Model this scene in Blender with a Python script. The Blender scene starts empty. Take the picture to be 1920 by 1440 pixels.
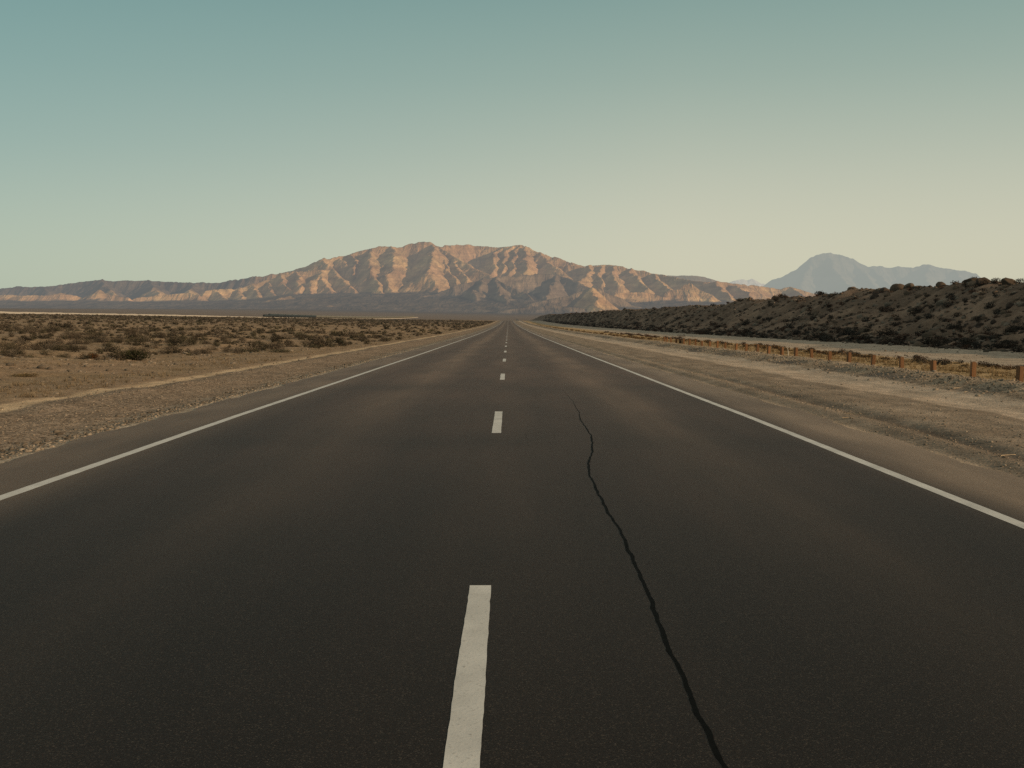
import bpy, math
import numpy as np

rng = np.random.default_rng(11)
C = bpy.data.collections.new("place")
bpy.context.scene.collection.children.link(C)

# ------------------------------------------------------------------ camera geometry
F = 1920.0
PITCH = math.radians(3.49)
YAW = math.radians(0.21)
H = 1.39


def ray(px, py):
    """slope of the line of sight: X/Y and (Z-H)/Y"""
    dx = (px - 960) / F
    dy = (720 - py) / F
    fwd = math.cos(PITCH) + dy * math.sin(PITCH)
    up = -math.sin(PITCH) + dy * math.cos(PITCH)
    X = dx * math.cos(YAW) + fwd * math.sin(YAW)
    Y = fwd * math.cos(YAW) - dx * math.sin(YAW)
    return X / Y, up / Y


def on_flat(px, py):
    a, b = ray(px, py)
    Y = -H / b
    return a * Y, Y


# ------------------------------------------------------------------ noise
def _hash(ix, iy, seed):
    h = (ix.astype(np.int64) * 374761393 + iy.astype(np.int64) * 668265263 + seed * 1442695041) & 0xFFFFFFFF
    h = ((h ^ (h >> 13)) * 1274126177) & 0xFFFFFFFF
    h = ((h ^ (h >> 15)) * 2246822519) & 0xFFFFFFFF
    return (h ^ (h >> 16)) & 0xFFFF


def noise(x, y, seed=0):
    x = np.asarray(x, float); y = np.asarray(y, float)
    x, y = np.broadcast_arrays(x, y)
    ix = np.floor(x); iy = np.floor(y)
    fx = x - ix; fy = y - iy
    ix = ix.astype(np.int64); iy = iy.astype(np.int64)

    def g(ox, oy):
        a = _hash(ix + ox, iy + oy, seed) * (2 * math.pi / 65536)
        return np.cos(a) * (fx - ox) + np.sin(a) * (fy - oy)
    u = fx * fx * fx * (fx * (fx * 6 - 15) + 10)
    v = fy * fy * fy * (fy * (fy * 6 - 15) + 10)
    n0 = g(0, 0) * (1 - u) + g(1, 0) * u
    n1 = g(0, 1) * (1 - u) + g(1, 1) * u
    return 1.5 * (n0 * (1 - v) + n1 * v)


def fbm(x, y, octv=4, seed=0, gain=0.5, lac=2.03):
    r = 0; a = 1.0; f = 1.0
    for k in range(octv):
        r = r + a * noise(np.asarray(x) * f, np.asarray(y) * f, seed + 17 * k)
        a *= gain; f *= lac
    return r


def sstep(a, b, x):
    t = np.clip((np.asarray(x, float) - a) / (b - a), 0, 1)
    return t * t * (3 - 2 * t)


# ------------------------------------------------------------------ mesh helpers
def mesh_np(name, V, faces_list):
    """faces_list: list of int arrays (n,3) or (n,4)"""
    me = bpy.data.meshes.new(name)
    V = np.asarray(V, np.float32)
    me.vertices.add(len(V)); me.vertices.foreach_set("co", V.ravel())
    loops = np.concatenate([f.ravel() for f in faces_list]).astype(np.int32)
    sizes = np.concatenate([np.full(len(f), f.shape[1], np.int32) for f in faces_list])
    starts = np.concatenate([[0], np.cumsum(sizes)[:-1]]).astype(np.int32)
    me.loops.add(len(loops)); me.loops.foreach_set("vertex_index", loops)
    me.polygons.add(len(sizes)); me.polygons.foreach_set("loop_start", starts)
    me.update(calc_edges=True)
    me.validate()
    return me


def smooth(me, on=True):
    me.polygons.foreach_set("use_smooth", np.full(len(me.polygons), on, bool))


def vcol(me, col, name="col"):
    a = me.color_attributes.new(name, 'FLOAT_COLOR', 'POINT')
    c = np.ones((len(me.vertices), 4), np.float32)
    c[:, :3] = col
    a.data.foreach_set("color", c.ravel())


def grid_faces(nr, nc):
    i = np.arange(nr * nc).reshape(nr, nc)
    return np.stack([i[:-1, :-1], i[:-1, 1:], i[1:, 1:], i[1:, :-1]], -1).reshape(-1, 4)


def obj(name, me, mat=None, parent=None, loc=None):
    o = bpy.data.objects.new(name, me)
    C.objects.link(o)
    if mat is not None and me is not None and not me.materials:
        me.materials.append(mat)
    if parent is not None:
        o.parent = parent
    if loc is not None:
        o.location = loc
    return o


def tag(o, label=None, cat=None, group=None, kind=None):
    if label: o["label"] = label
    if cat: o["category"] = cat
    if group: o["group"] = group
    if kind: o["kind"] = kind
    return o


# ------------------------------------------------------------------ materials
def new_mat(name):
    m = bpy.data.materials.new(name); m.use_nodes = True
    nt = m.node_tree
    return m, nt, nt.nodes, nt.links, nt.nodes["Principled BSDF"], nt.nodes["Material Output"]


def nd(nt, typ, **kw):
    n = nt.nodes.new(typ)
    for k, v in kw.items():
        if k.startswith("i_"):
            key = k[2:]
            key = int(key) if key.isdigit() else key
            n.inputs[key].default_value = v
        else:
            setattr(n, k, v)
    return n


def noise_node(nt, scale, detail=4, rough=0.55, vec=None, dist=0.0):
    n = nd(nt, "ShaderNodeTexNoise")
    n.inputs["Scale"].default_value = scale
    n.inputs["Detail"].default_value = detail
    n.inputs["Roughness"].default_value = rough
    n.inputs["Distortion"].default_value = dist
    if vec is not None: nt.links.new(vec, n.inputs["Vector"])
    return n


def maprange(nt, val, a, b, c, d, clamp=True):
    n = nd(nt, "ShaderNodeMapRange"); n.clamp = clamp
    nt.links.new(val, n.inputs[0])
    for k, v in zip((1, 2, 3, 4), (a, b, c, d)): n.inputs[k].default_value = v
    return n.outputs[0]


def mul(nt, colr, val):
    """colour times a scalar"""
    n = nd(nt, "ShaderNodeVectorMath", operation='SCALE')
    nt.links.new(colr, n.inputs[0])
    if isinstance(val, (int, float)): n.inputs["Scale"].default_value = val
    else: nt.links.new(val, n.inputs["Scale"])
    return n.outputs[0]


def mixc(nt, fac, a, b):
    n = nd(nt, "ShaderNodeMix", data_type='RGBA')
    if isinstance(fac, (int, float)): n.inputs[0].default_value = fac
    else: nt.links.new(fac, n.inputs[0])
    for idx, v in ((6, a), (7, b)):
        if isinstance(v, tuple): n.inputs[idx].default_value = (*v, 1)
        else: nt.links.new(v, n.inputs[idx])
    return n.outputs[2]


def math_node(nt, op, a, b=None):
    n = nd(nt, "ShaderNodeMath", operation=op)
    for i, v in enumerate((a, b)):
        if v is None: continue
        if isinstance(v, (int, float)): n.inputs[i].default_value = v
        else: nt.links.new(v, n.inputs[i])
    return n.outputs[0]


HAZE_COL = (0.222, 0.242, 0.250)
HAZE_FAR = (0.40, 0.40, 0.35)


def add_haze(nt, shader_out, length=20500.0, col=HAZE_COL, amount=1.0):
    """desert air: scattered light painted onto surfaces as emission, growing with distance from the road head"""
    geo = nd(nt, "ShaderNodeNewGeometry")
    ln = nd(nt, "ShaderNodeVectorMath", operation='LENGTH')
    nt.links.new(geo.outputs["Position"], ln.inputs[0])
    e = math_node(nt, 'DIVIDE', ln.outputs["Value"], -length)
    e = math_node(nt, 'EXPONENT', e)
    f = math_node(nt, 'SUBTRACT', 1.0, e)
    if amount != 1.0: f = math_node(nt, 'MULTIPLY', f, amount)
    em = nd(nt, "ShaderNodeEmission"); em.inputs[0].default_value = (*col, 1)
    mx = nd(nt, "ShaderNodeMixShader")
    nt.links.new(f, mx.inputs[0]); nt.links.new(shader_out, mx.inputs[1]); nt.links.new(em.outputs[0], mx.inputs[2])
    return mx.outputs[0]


def bump(nt, height, strength, dist, bsdf):
    b = nd(nt, "ShaderNodeBump"); b.inputs["Strength"].default_value = strength
    b.inputs["Distance"].default_value = dist
    nt.links.new(height, b.inputs["Height"]); nt.links.new(b.outputs[0], bsdf.inputs["Normal"])


def mat_ground():
    m, nt, N, L, P, out = new_mat("desert soil")
    geo = nd(nt, "ShaderNodeNewGeometry"); pos = geo.outputs["Position"]
    at = nd(nt, "ShaderNodeAttribute", attribute_name="col")
    n1 = noise_node(nt, 0.9, 5, 0.65, pos)
    n2 = noise_node(nt, 11.0, 5, 0.7, pos)
    n3 = noise_node(nt, 55.0, 3, 0.7, pos)
    v = nd(nt, "ShaderNodeTexVoronoi"); v.inputs["Scale"].default_value = 26.0
    L.new(pos, v.inputs["Vector"])
    c = mul(nt, at.outputs["Color"], maprange(nt, n1.outputs[0], 0.3, 0.7, 0.72, 1.25))
    c = mul(nt, c, maprange(nt, n2.outputs[0], 0.3, 0.7, 0.7, 1.3))
    # gravel: grit per cell, strength carried in the alpha-like attribute
    ag = nd(nt, "ShaderNodeAttribute", attribute_name="grit")
    sep = nd(nt, "ShaderNodeSeparateColor"); L.new(v.outputs["Color"], sep.inputs[0])
    g = maprange(nt, sep.outputs[0], 0, 1, 0.4, 1.7)
    c2 = mul(nt, c, g)
    c = mixc(nt, ag.outputs["Fac"], c, c2)
    c = mul(nt, c, maprange(nt, n3.outputs[0], 0.3, 0.7, 0.72, 1.28))
    L.new(c, P.inputs["Base Color"])
    P.inputs["Roughness"].default_value = 0.97
    P.inputs["Specular IOR Level"].default_value = 0.05
    h = math_node(nt, 'ADD', math_node(nt, 'MULTIPLY', n2.outputs[0], 0.7), math_node(nt, 'MULTIPLY', n3.outputs[0], 0.25))
    h = math_node(nt, 'ADD', h, math_node(nt, 'MULTIPLY', v.outputs["Distance"], -0.3))
    bump(nt, h, 0.65, 0.04, P)
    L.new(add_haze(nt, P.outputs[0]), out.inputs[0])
    return m


def mat_mountain(name, length=18500.0, col=HAZE_COL, amount=1.0, scale=1.0):
    m, nt, N, L, P, out = new_mat(name)
    geo = nd(nt, "ShaderNodeNewGeometry"); pos = geo.outputs["Position"]
    at = nd(nt, "ShaderNodeAttribute", attribute_name="col")
    n1 = noise_node(nt, 0.004 * scale, 5, 0.65, pos)
    n2 = noise_node(nt, 0.03 * scale, 5, 0.7, pos)
    c = mul(nt, at.outputs["Color"], maprange(nt, n1.outputs[0], 0.3, 0.7, 0.78, 1.2))
    c = mul(nt, c, maprange(nt, n2.outputs[0], 0.3, 0.7, 0.86, 1.14))
    L.new(c, P.inputs["Base Color"])
    P.inputs["Roughness"].default_value = 1.0
    P.inputs["Specular IOR Level"].default_value = 0.0
    mp = nd(nt, "ShaderNodeMapping"); mp.inputs["Scale"].default_value = (1.0, 0.35, 0.16); L.new(pos, mp.inputs[0])
    n3 = noise_node(nt, 0.011 * scale, 4, 0.6, mp.outputs[0], 0.6)      # rain-cut gullies running downhill
    ms = nd(nt, "ShaderNodeMapping"); ms.inputs["Scale"].default_value = (0.05, 0.05, 1.0); ms.inputs["Rotation"].default_value = (0.0, 0.10, 0.0); L.new(pos, ms.inputs[0])
    n4 = noise_node(nt, 0.035 * scale, 4, 0.75, ms.outputs[0], 0.3)     # rock layers
    c = mul(nt, c, maprange(nt, n3.outputs[0], 0.32, 0.68, 0.68, 1.28))
    c = mul(nt, c, maprange(nt, n4.outputs[0], 0.35, 0.65, 0.80, 1.18))
    L.new(c, P.inputs["Base Color"])
    hh = math_node(nt, 'ADD', math_node(nt, 'MULTIPLY', n3.outputs[0], 1.3), math_node(nt, 'MULTIPLY', n2.outputs[0], 0.18))
    bump(nt, hh, 0.7, 55.0 / scale, P)
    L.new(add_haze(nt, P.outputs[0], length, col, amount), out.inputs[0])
    return m


def mat_asphalt():
    m, nt, N, L, P, out = new_mat("worn asphalt")
    geo = nd(nt, "ShaderNodeNewGeometry"); pos = geo.outputs["Position"]
    at = nd(nt, "ShaderNodeAttribute", attribute_name="col")
    mp = nd(nt, "ShaderNodeMapping"); mp.inputs["Scale"].default_value = (1.0, 0.12, 1.0)
    L.new(pos, mp.inputs[0])
    big = noise_node(nt, 0.35, 4, 0.6, pos)
    streak = noise_node(nt, 1.6, 4, 0.6, mp.outputs[0])
    agg = noise_node(nt, 140.0, 2, 0.8, pos)
    v = nd(nt, "ShaderNodeTexVoronoi"); v.inputs["Scale"].default_value = 210.0
    L.new(pos, v.inputs["Vector"])
    sep = nd(nt, "ShaderNodeSeparateColor"); L.new(v.outputs["Color"], sep.inputs[0])
    speck = maprange(nt, sep.outputs[0], 0.86, 1.0, 0.0, 1.0)
    c = mul(nt, at.outputs["Color"], maprange(nt, big.outputs[0], 0.3, 0.7, 0.90, 1.10))
    c = mul(nt, c, maprange(nt, streak.outputs[0], 0.3, 0.7, 0.82, 1.2))
    c = mul(nt, c, maprange(nt, agg.outputs[0], 0.25, 0.75, 0.2, 1.9))
    c = mixc(nt, math_node(nt, 'MULTIPLY', speck, 0.36), c, (0.17, 0.14, 0.11))
    L.new(c, P.inputs["Base Color"])
    P.inputs["Roughness"].default_value = 0.62
    P.inputs["Specular IOR Level"].default_value = 0.17
    P.inputs["Sheen Weight"].default_value = 0.0
    P.inputs["Sheen Roughness"].default_value = 0.45
    P.inputs["Sheen Tint"].default_value = (1.0, 0.84, 0.68, 1)
    h = math_node(nt, 'ADD', agg.outputs[0], math_node(nt, 'MULTIPLY', v.outputs["Distance"], -0.6))
    bump(nt, h, 0.30, 0.004, P)
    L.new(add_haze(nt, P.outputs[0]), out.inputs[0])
    return m


def mat_paint():
    m, nt, N, L, P, out = new_mat("worn white road paint")
    geo = nd(nt, "ShaderNodeNewGeometry"); pos = geo.outputs["Position"]
    n = noise_node(nt, 60.0, 4, 0.7, pos)
    n2 = noise_node(nt, 3.0, 4, 0.6, pos)
    c = mixc(nt, maprange(nt, n.outputs[0], 0.58, 0.72, 0, 0.6), (0.66, 0.665, 0.645), (0.17, 0.155, 0.14))
    c = mul(nt, c, maprange(nt, n2.outputs[0], 0.3, 0.7, 0.78, 1.08))
    L.new(c, P.inputs["Base Color"]); P.inputs["Roughness"].default_value = 0.7
    bump(nt, n.outputs[0], 0.4, 0.004, P)
    return m


def mat_simple(name, colr, var=0.25, scale=8.0, rough=0.9, objvar=0.0, spec=0.2, bmp=0.0, bscale=1.0):
    m, nt, N, L, P, out = new_mat(name)
    tc = nd(nt, "ShaderNodeTexCoord")
    n = noise_node(nt, scale, 5, 0.65, tc.outputs["Object"])
    rgb = nd(nt, "ShaderNodeRGB"); rgb.outputs[0].default_value = (*colr, 1)
    c = mul(nt, rgb.outputs[0], maprange(nt, n.outputs[0], 0.3, 0.7, 1 - var, 1 + var))
    if objvar:
        oi = nd(nt, "ShaderNodeObjectInfo")
        c = mul(nt, c, maprange(nt, oi.outputs["Random"], 0, 1, 1 - objvar, 1 + objvar))
    L.new(c, P.inputs["Base Color"]); P.inputs["Roughness"].default_value = rough
    P.inputs["Specular IOR Level"].default_value = spec
    if bmp: bump(nt, n.outputs[0], bmp, bscale, P)
    return m


def mat_vcol(name, rough=0.95, objvar=0.3, spec=0.1, haze=True, hue=True):
    """colour per vertex, with a random lightness and warmth for each object"""
    m, nt, N, L, P, out = new_mat(name)
    at = nd(nt, "ShaderNodeAttribute", attribute_name="col")
    oi = nd(nt, "ShaderNodeObjectInfo")
    c = mul(nt, at.outputs["Color"], maprange(nt, oi.outputs["Random"], 0, 1, 1 - objvar, 1 + objvar))
    L.new(c, P.inputs["Base Color"])
    P.inputs["Roughness"].default_value = rough; P.inputs["Specular IOR Level"].default_value = spec
    if haze: L.new(add_haze(nt, P.outputs[0]), out.inputs[0])
    return m


def mat_wood():
    m, nt, N, L, P, out = new_mat("weathered brown post wood")
    tc = nd(nt, "ShaderNodeTexCoord")
    mp = nd(nt, "ShaderNodeMapping"); mp.inputs["Scale"].default_value = (30, 30, 2.5)
    L.new(tc.outputs["Object"], mp.inputs[0])
    n = noise_node(nt, 1.0, 5, 0.7, mp.outputs[0], 0.4)
    oi = nd(nt, "ShaderNodeObjectInfo")
    c = mixc(nt, n.outputs[0], (0.09, 0.042, 0.018), (0.27, 0.137, 0.060))
    c = mul(nt, c, maprange(nt, oi.outputs["Random"], 0, 1, 0.75, 1.2))
    L.new(c, P.inputs["Base Color"]); P.inputs["Roughness"].default_value = 0.85
    bump(nt, n.outputs[0], 0.5, 0.01, P)
    return m


M_GROUND = mat_ground()
M_ASPH = mat_asphalt()
M_PAINT = mat_paint()
M_TAR = mat_simple("black tar crack seal", (0.006, 0.0068, 0.007), 0.3, 30, 0.8, spec=0.04)
M_WOOD = mat_wood()
M_VC = mat_vcol("dry plant and stone colours", objvar=0.28)
M_VCS = mat_vcol("scattered plant and stone colours", objvar=0.0)

# ------------------------------------------------------------------ the lie of the land
_kY = np.array([1, 15, 32, 65, 110, 156, 300, 474, 650, 836, 900, 1000, 1300, 1800, 3000, 30000.])
_kZ = np.array([0, 0, -.05, -.14, -.24, -.31, -.25, .15, 1.05, 2.2, 2.25, 1.6, -1.0, -2.5, -1.0, 0.])
_t = np.geomspace(1, 30000, 3000)
_lv = np.interp(np.log(_t), np.log(_kY), _kZ)
_k = np.exp(-0.5 * (np.arange(-60, 61) / 18.0) ** 2); _k /= _k.sum()
_lv = np.convolve(np.pad(_lv, 60, mode='edge'), _k, mode='valid')


def z_road(Y):
    return np.interp(np.log(np.maximum(Y, 1.0)), np.log(_t), _lv)


def crest_u(Y):
    return 38 - 8 * sstep(120, 420, Y)


BERM_U = 25.6


def z_land(u, X, Y):
    """ground height; u is the across-road coordinate before the edges wander"""
    u = np.asarray(u, float); X = np.asarray(X, float); Y = np.asarray(Y, float)
    z = z_road(Y) / (1 + (X / 140.0) ** 2)
    d = np.maximum(-X - 7, 0)
    z = z + 0.0192 * np.minimum(d, 1500) * sstep(0, 30, d)
    R = np.hypot(X, Y)
    z = z + 0.0125 * np.log1p(np.exp(np.clip((R - 2700) / 400.0, -30, 30))) * 400.0
    z = np.where(R > 12000, z + 0.0, z)
    off = sstep(4.7, 6.0, np.abs(u))                        # nothing uneven under the asphalt
    near = 1 - sstep(700, 1600, Y)
    z = z + off * near * (0.03 * fbm(X / 1.7, Y / 1.7, 3, 5) + 0.010 * fbm(X / .35, Y / .35, 2, 9))
    # left verge: falls off the pavement, low ridge of dirt beyond
    z = z - near * 0.06 * np.exp(-((u + 5.9) / 0.6) ** 2)
    z = z + near * 0.05 * np.exp(-((u + 7.3) / 0.4) ** 2)
    hum = sstep(-9, -16, u) * near
    z = z + hum * (0.30 * fbm(X / 9.0, Y / 9.0, 3, 21) + 0.12 * np.abs(fbm(X / 2.6, Y / 2.6, 2, 25)))
    # right verge: lip, washed-out rill, smooth track, gravel windrow, grass strip
    z = z - near * 0.045 * np.exp(-((u - 5.35 - 0.1 * noise(Y / 5.0, 0.3, 3)) / 0.16) ** 2) * sstep(60, 14, Y)
    z = z - near * 0.05 * np.exp(-((u - 4.7) / 0.2) ** 2)
    z = z - near * 0.05 * np.exp(-((u - 8.3) / 0.8) ** 2)
    z = z + near * (0.16 + 0.06 * noise(X / .8, Y / .8, 31)) * np.exp(-((u - 10.4) / 0.75) ** 2)
    z = z + near * 0.03 * np.exp(-((u - 13) / 1.2) ** 2) - near * 0.06 * np.exp(-((u - 20.5) / 4.2) ** 2)
    # the bank on the right
    cu = crest_u(Y)
    t = np.clip((u - BERM_U) / (cu - BERM_U), 0, 1)
    hgt = 4.75 + 0.45 * fbm(Y / 45.0, 0.7, 3, 41) + 0.35 * noise(Y / 9.0, 2.7, 43)
    hgt = hgt * (1 - 0.6 * sstep(800, 2600, Y))
    prof = 0.55 * t + 0.45 * t * t * (3 - 2 * t)
    rough = 0.55 * fbm(X / 6.0, Y / 4.5, 4, 47) * np.minimum(t * 4, 1) * (1 - 0.6 * sstep(0.9, 1.0, t))
    gul = 0.35 * np.abs(noise(Y / 6.0 + 0.1 * u, u / 30.0, 53)) * np.sin(np.pi * t)
    bank = prof * hgt + (rough - gul) * near
    bank = bank * (1 - sstep(2600, 4200, Y))
    z = np.where(u > BERM_U, z + bank - np.minimum(0.01 * np.maximum(u - cu, 0), 2.0), z)
    return z


def wander(u, Y):
    a = np.abs(u)
    k = sstep(5.0, 6.5, a) * (1 - sstep(60, 150, a))
    return k * (0.22 * fbm(u / 7.0, Y / 11.0, 3, 61) + 0.10 * noise(u / 3.0, Y / 2.2, 67))


def ground_z(X, Y):
    return z_land(X, X, Y)


# colour bands across the road
def band_cols(u, X, Y):
    u = u + 0.10 * fbm(X / 0.5, Y / 1.2, 3, 71) * sstep(4.9, 5.6, np.abs(u))
    grit = np.zeros_like(u)
    sand = np.array([0.305, 0.222, 0.150]); pale = np.array([0.60, 0.455, 0.305]); gravel = np.array([0.245, 0.192, 0.145])
    grey = np.array([0.37, 0.29, 0.21]); dark = np.array([0.095, 0.082, 0.07]); rim = np.array([0.42, 0.355, 0.28])
    verge = np.array([0.325, 0.264, 0.205]); track = np.array([0.50, 0.415, 0.33]); grroad = np.array([0.46, 0.385, 0.305])
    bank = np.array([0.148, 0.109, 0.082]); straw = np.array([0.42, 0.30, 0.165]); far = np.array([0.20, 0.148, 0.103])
    col = np.empty(u.shape + (3,)); col[:] = verge

    def put(c, w, g=None):
        nonlocal col, grit
        col = col * (1 - w[..., None]) + c * w[..., None]
        if g is not None: grit = grit * (1 - w) + g * w
    lt = lambda a, s=0.12: sstep(a + s, a - s, u)
    gt = lambda a, s=0.12: sstep(a - s, a + s, u)
    # left
    put(rim, lt(-4.7), 0.7)
    put(dark, lt(-5.22, .1) * gt(-5.62, .2) * np.clip(0.85 + 0.9 * noise(X / 3, Y / 4.0, 77), 0.15, 1) * 0.6, 0.8)
    put(gravel, lt(-5.6, .2), 0.9)
    put(pale, lt(-7.75, .13), 0.05)
    put(sand, lt(-8.35, .2), 0.35)
    patch = np.clip(0.5 + 1.1 * fbm(X / 3.5, Y / 3.5, 3, 81), 0, 1)
    put(np.array([0.27, 0.20, 0.125]), lt(-9.0, .6) * patch * 0.75, 0.45)
    put(far, lt(-30, 15) * sstep(110, 600, Y) * 0.85)
    # right
    put(rim * 0.85, gt(4.25, .1) * sstep(4.9, 4.5, u), 0.5)
    streak = np.clip(0.5 + 1.5 * fbm(X / 0.45, Y / 4.5, 3, 85), 0, 1)
    put(verge * 0.62, gt(4.75, .15) * lt(7.3, .2) * streak * 0.55, 0.45)
    put(dark * 0.9, np.exp(-((u - 5.35 - 0.1 * noise(Y / 5.0, 0.3, 3)) / 0.17) ** 2) * sstep(34, 14, Y) * np.clip(0.9 + 0.6 * noise(Y / 3.0, 0.2, 95), 0, 1) * 0.75, 0.5)
    put(dark, np.exp(-((u - 4.53) / 0.07) ** 2) * sstep(13, 17, Y) * sstep(45, 30, Y) * 0.8)
    put(track, gt(7.35, .12) * lt(9.25, .2), 0.08)
    tr = np.clip(0.5 + 1.6 * noise(u * 2.6, Y / 14.0, 87), 0, 1)
    put(track * 0.72, gt(7.5, .2) * lt(9.1, .2) * tr * 0.55)
    put(grey, gt(9.25, .2), 0.9)
    put(dark * 1.6, gt(9.25, .1) * lt(9.95, .35) * np.clip(0.55 + noise(X / 1.5, Y / 2.5, 89), 0, 1), 1.0)
    put(verge, gt(10.9, .3) * 0.8, 0.6)
    put(straw, gt(11.5, .2), 0.2)
    put(grroad, gt(16.3, .35), 0.25)
    tr = np.clip(0.5 + 1.5 * noise(u * 1.3, Y / 18.0, 91), 0, 1)
    put(grroad * 0.72, gt(16.5, .4) * tr * 0.6)
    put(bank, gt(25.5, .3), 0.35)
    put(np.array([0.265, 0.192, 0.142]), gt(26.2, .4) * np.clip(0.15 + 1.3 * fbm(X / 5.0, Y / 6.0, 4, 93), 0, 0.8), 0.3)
    put(far, gt(120, 60))
    put(far, sstep(1000, 1700, Y))
    # the wide plain far ahead
    R = np.hypot(X, Y)
    dk = sstep(4200, 7200, R)
    put(np.array([0.115, 0.09, 0.07]), dk)
    return col, np.clip(grit, 0, 1) * (1 - sstep(90, 300, Y))


# ---------------------------------------------------------------- build ground
def lines():
    a = [0.0]
    def run(to, st):
        while a[-1] < to - 1e-9: a.append(min(a[-1] + st, to))
    run(4.2, 0.6); run(4.9, 0.07); run(11.5, 0.075); run(16.3, 0.2); run(25.6, 0.45); run(46, 0.40); run(60, 1.5)
    s = 2.0
    while a[-1] < 16000:
        a.append(a[-1] + s); s *= 1.16
    b = [0.0]
    a2 = a[:]; a = b
    run(4.2, 0.6); run(8.7, 0.06); run(20, 0.18); run(60, 0.5)
    s = 0.6
    while b[-1] < 16000:
        b.append(b[-1] + s); s *= 1.045
    return np.array(sorted(set([-x for x in b[1:]] + a2)))


U = lines()
for e in (-8.4, -7.7, 7.4, 9.2, 16.3, 25.6):
    k = np.argmin(np.abs(U - e)); U[k] = e
YL = list(np.linspace(-160, -12, 40)) + list(np.linspace(-9, 2.0, 20))
y = 2.1
while y < 15500:
    YL.append(y); y += max(0.075, 0.0085 * y)
YL = np.array(YL)
uu, yy = np.meshgrid(U, YL)
xx = uu + wander(uu, yy)
zz = z_land(uu, xx, yy)
gc, gg = band_cols(uu, xx, yy)


def strip(name, k0, k1):
    V = np.stack([xx[:, k0:k1 + 1], yy[:, k0:k1 + 1], zz[:, k0:k1 + 1]], -1).reshape(-1, 3)
    me = mesh_np(name, V, [grid_faces(len(YL), k1 - k0 + 1)])
    smooth(me)
    vcol(me, gc[:, k0:k1 + 1].reshape(-1, 3))
    a = me.attributes.new("grit", 'FLOAT', 'POINT'); a.data.foreach_set("value", gg[:, k0:k1 + 1].astype(np.float32).ravel())
    return tag(obj(name, me, M_GROUND), kind="structure")


ks = [int(np.argmin(np.abs(U - e))) for e in (-8.4, -7.7, 7.4, 9.2, 16.3, 25.6)]
strip("desert_ground", 0, ks[0])
strip("dirt_track", ks[0], ks[1])
strip("road_shoulder", ks[1], ks[2])
strip("dirt_track", ks[2], ks[3])
strip("road_verge", ks[3], ks[4])
strip("gravel_road", ks[4], ks[5])
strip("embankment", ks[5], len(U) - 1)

# ---------------------------------------------------------------- road
RY = YL[(YL > -40) & (YL < 1200)]
rx = np.concatenate([[-4.95], np.linspace(-4.8, 4.3, 92), [4.45]])
ru, ry = np.meshgrid(rx, RY)
rX = ru.copy()
rX[:, 0] += 0.10 * fbm(RY / 1.3, 0.5, 3, 101) + 0.03 * noise(RY / .2, .2, 103) - 0.02
rX[:, -1] += 0.12 * fbm(RY / 1.7, 9.5, 3, 107) + 0.03 * noise(RY / .2, .7, 109)
rX[:, 1] = np.maximum(rX[:, 1], rX[:, 0] + 0.02); rX[:, -2] = np.minimum(rX[:, -2], rX[:, -1] - 0.02)
z_deck = lambda Y: z_land(np.zeros_like(Y), np.zeros_like(Y), Y)
rZ = z_land(np.clip(ru, -4.2, 4.2), ru, ry) + 0.014
# dark lane, dusty tan strips between and beside the wheel paths
dust = (np.exp(-((ru + 2.0) / 0.5) ** 2) * 1.15 + np.exp(-((ru - 2.0) / 0.5) ** 2) * 1.15 + .35 * np.exp(-((ru + 0.1) / 0.5) ** 2))
dust = dust * np.clip(0.75 + 0.5 * fbm(ru / 1.2, ry / 14.0, 3, 111), 0, 1.2)
edge = np.maximum(sstep(-3.2, -4.6, ru), 1.0 * sstep(3.25, 4.0, ru))
edge = edge * np.clip(0.9 + 0.4 * fbm(ru / 0.8, ry / 5.0, 3, 113), 0.2, 1.2)
cross = np.exp(-((ry - 21.5) / 1.6) ** 2) + 0.8 * np.exp(-((ry - 11.6) / 0.6) ** 2)
cross = cross * np.clip(0.7 + 0.6 * noise(ru / 1.5, ry / 3.0, 115), 0, 1) * (1 - edge)
base = np.array([0.0400, 0.0262, 0.0196]); tan = np.array([0.072, 0.0505, 0.0370]); sandy = np.array([0.25, 0.195, 0.147])
rc = base + (tan - base) * np.clip(dust, 0, 1)[..., None]
road_dim = (0.33 + 0.60 * sstep(3, 11, ry) + 1.27 * sstep(7, 28, ry) + 0.35 * sstep(30, 90, ry))[..., None]  # brightness fall-off painted into the colour: darker near the viewer, lighter far off
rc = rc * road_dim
rc = rc + (sandy - rc) * np.clip(edge, 0, 1)[..., None] * np.where(ru > 0, 0.92, 0.55)[..., None]
rc = rc * (1 - 0.22 * cross[..., None])
rc = rc * np.array([1.03, 0.99, 0.96])
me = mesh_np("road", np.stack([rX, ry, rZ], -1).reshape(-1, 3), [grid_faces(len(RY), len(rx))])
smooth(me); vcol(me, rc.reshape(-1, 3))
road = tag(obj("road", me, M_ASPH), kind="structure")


def ribbon(name, xl, xr, ya, yb, mat, lift=0.0015, ragged=0.003, seed=0):
    """painted stripe on the asphalt between two edges"""
    ys = np.unique(np.concatenate([[ya], RY[(RY > ya) & (RY < yb)], [yb]]))
    xs = np.linspace(xl, xr, 4)
    X, Yg = np.meshgrid(xs, ys)
    X = X.copy()
    X[:, 0] += ragged * noise(ys / 0.06, 0.3, seed + 1) + 1.5 * ragged * noise(ys / 1.1, 0.8, seed + 3)
    X[:, -1] += ragged * noise(ys / 0.06, 5.3, seed + 2) + 1.5 * ragged * noise(ys / 1.3, 3.8, seed + 4)
    Z = np.interp(Yg, RY, z_deck(RY)) + 0.014 + lift
    m2 = mesh_np(name, np.stack([X, Yg, Z], -1).reshape(-1, 3), [grid_faces(len(ys), 4)])
    return obj(name, m2, mat, road)


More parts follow.
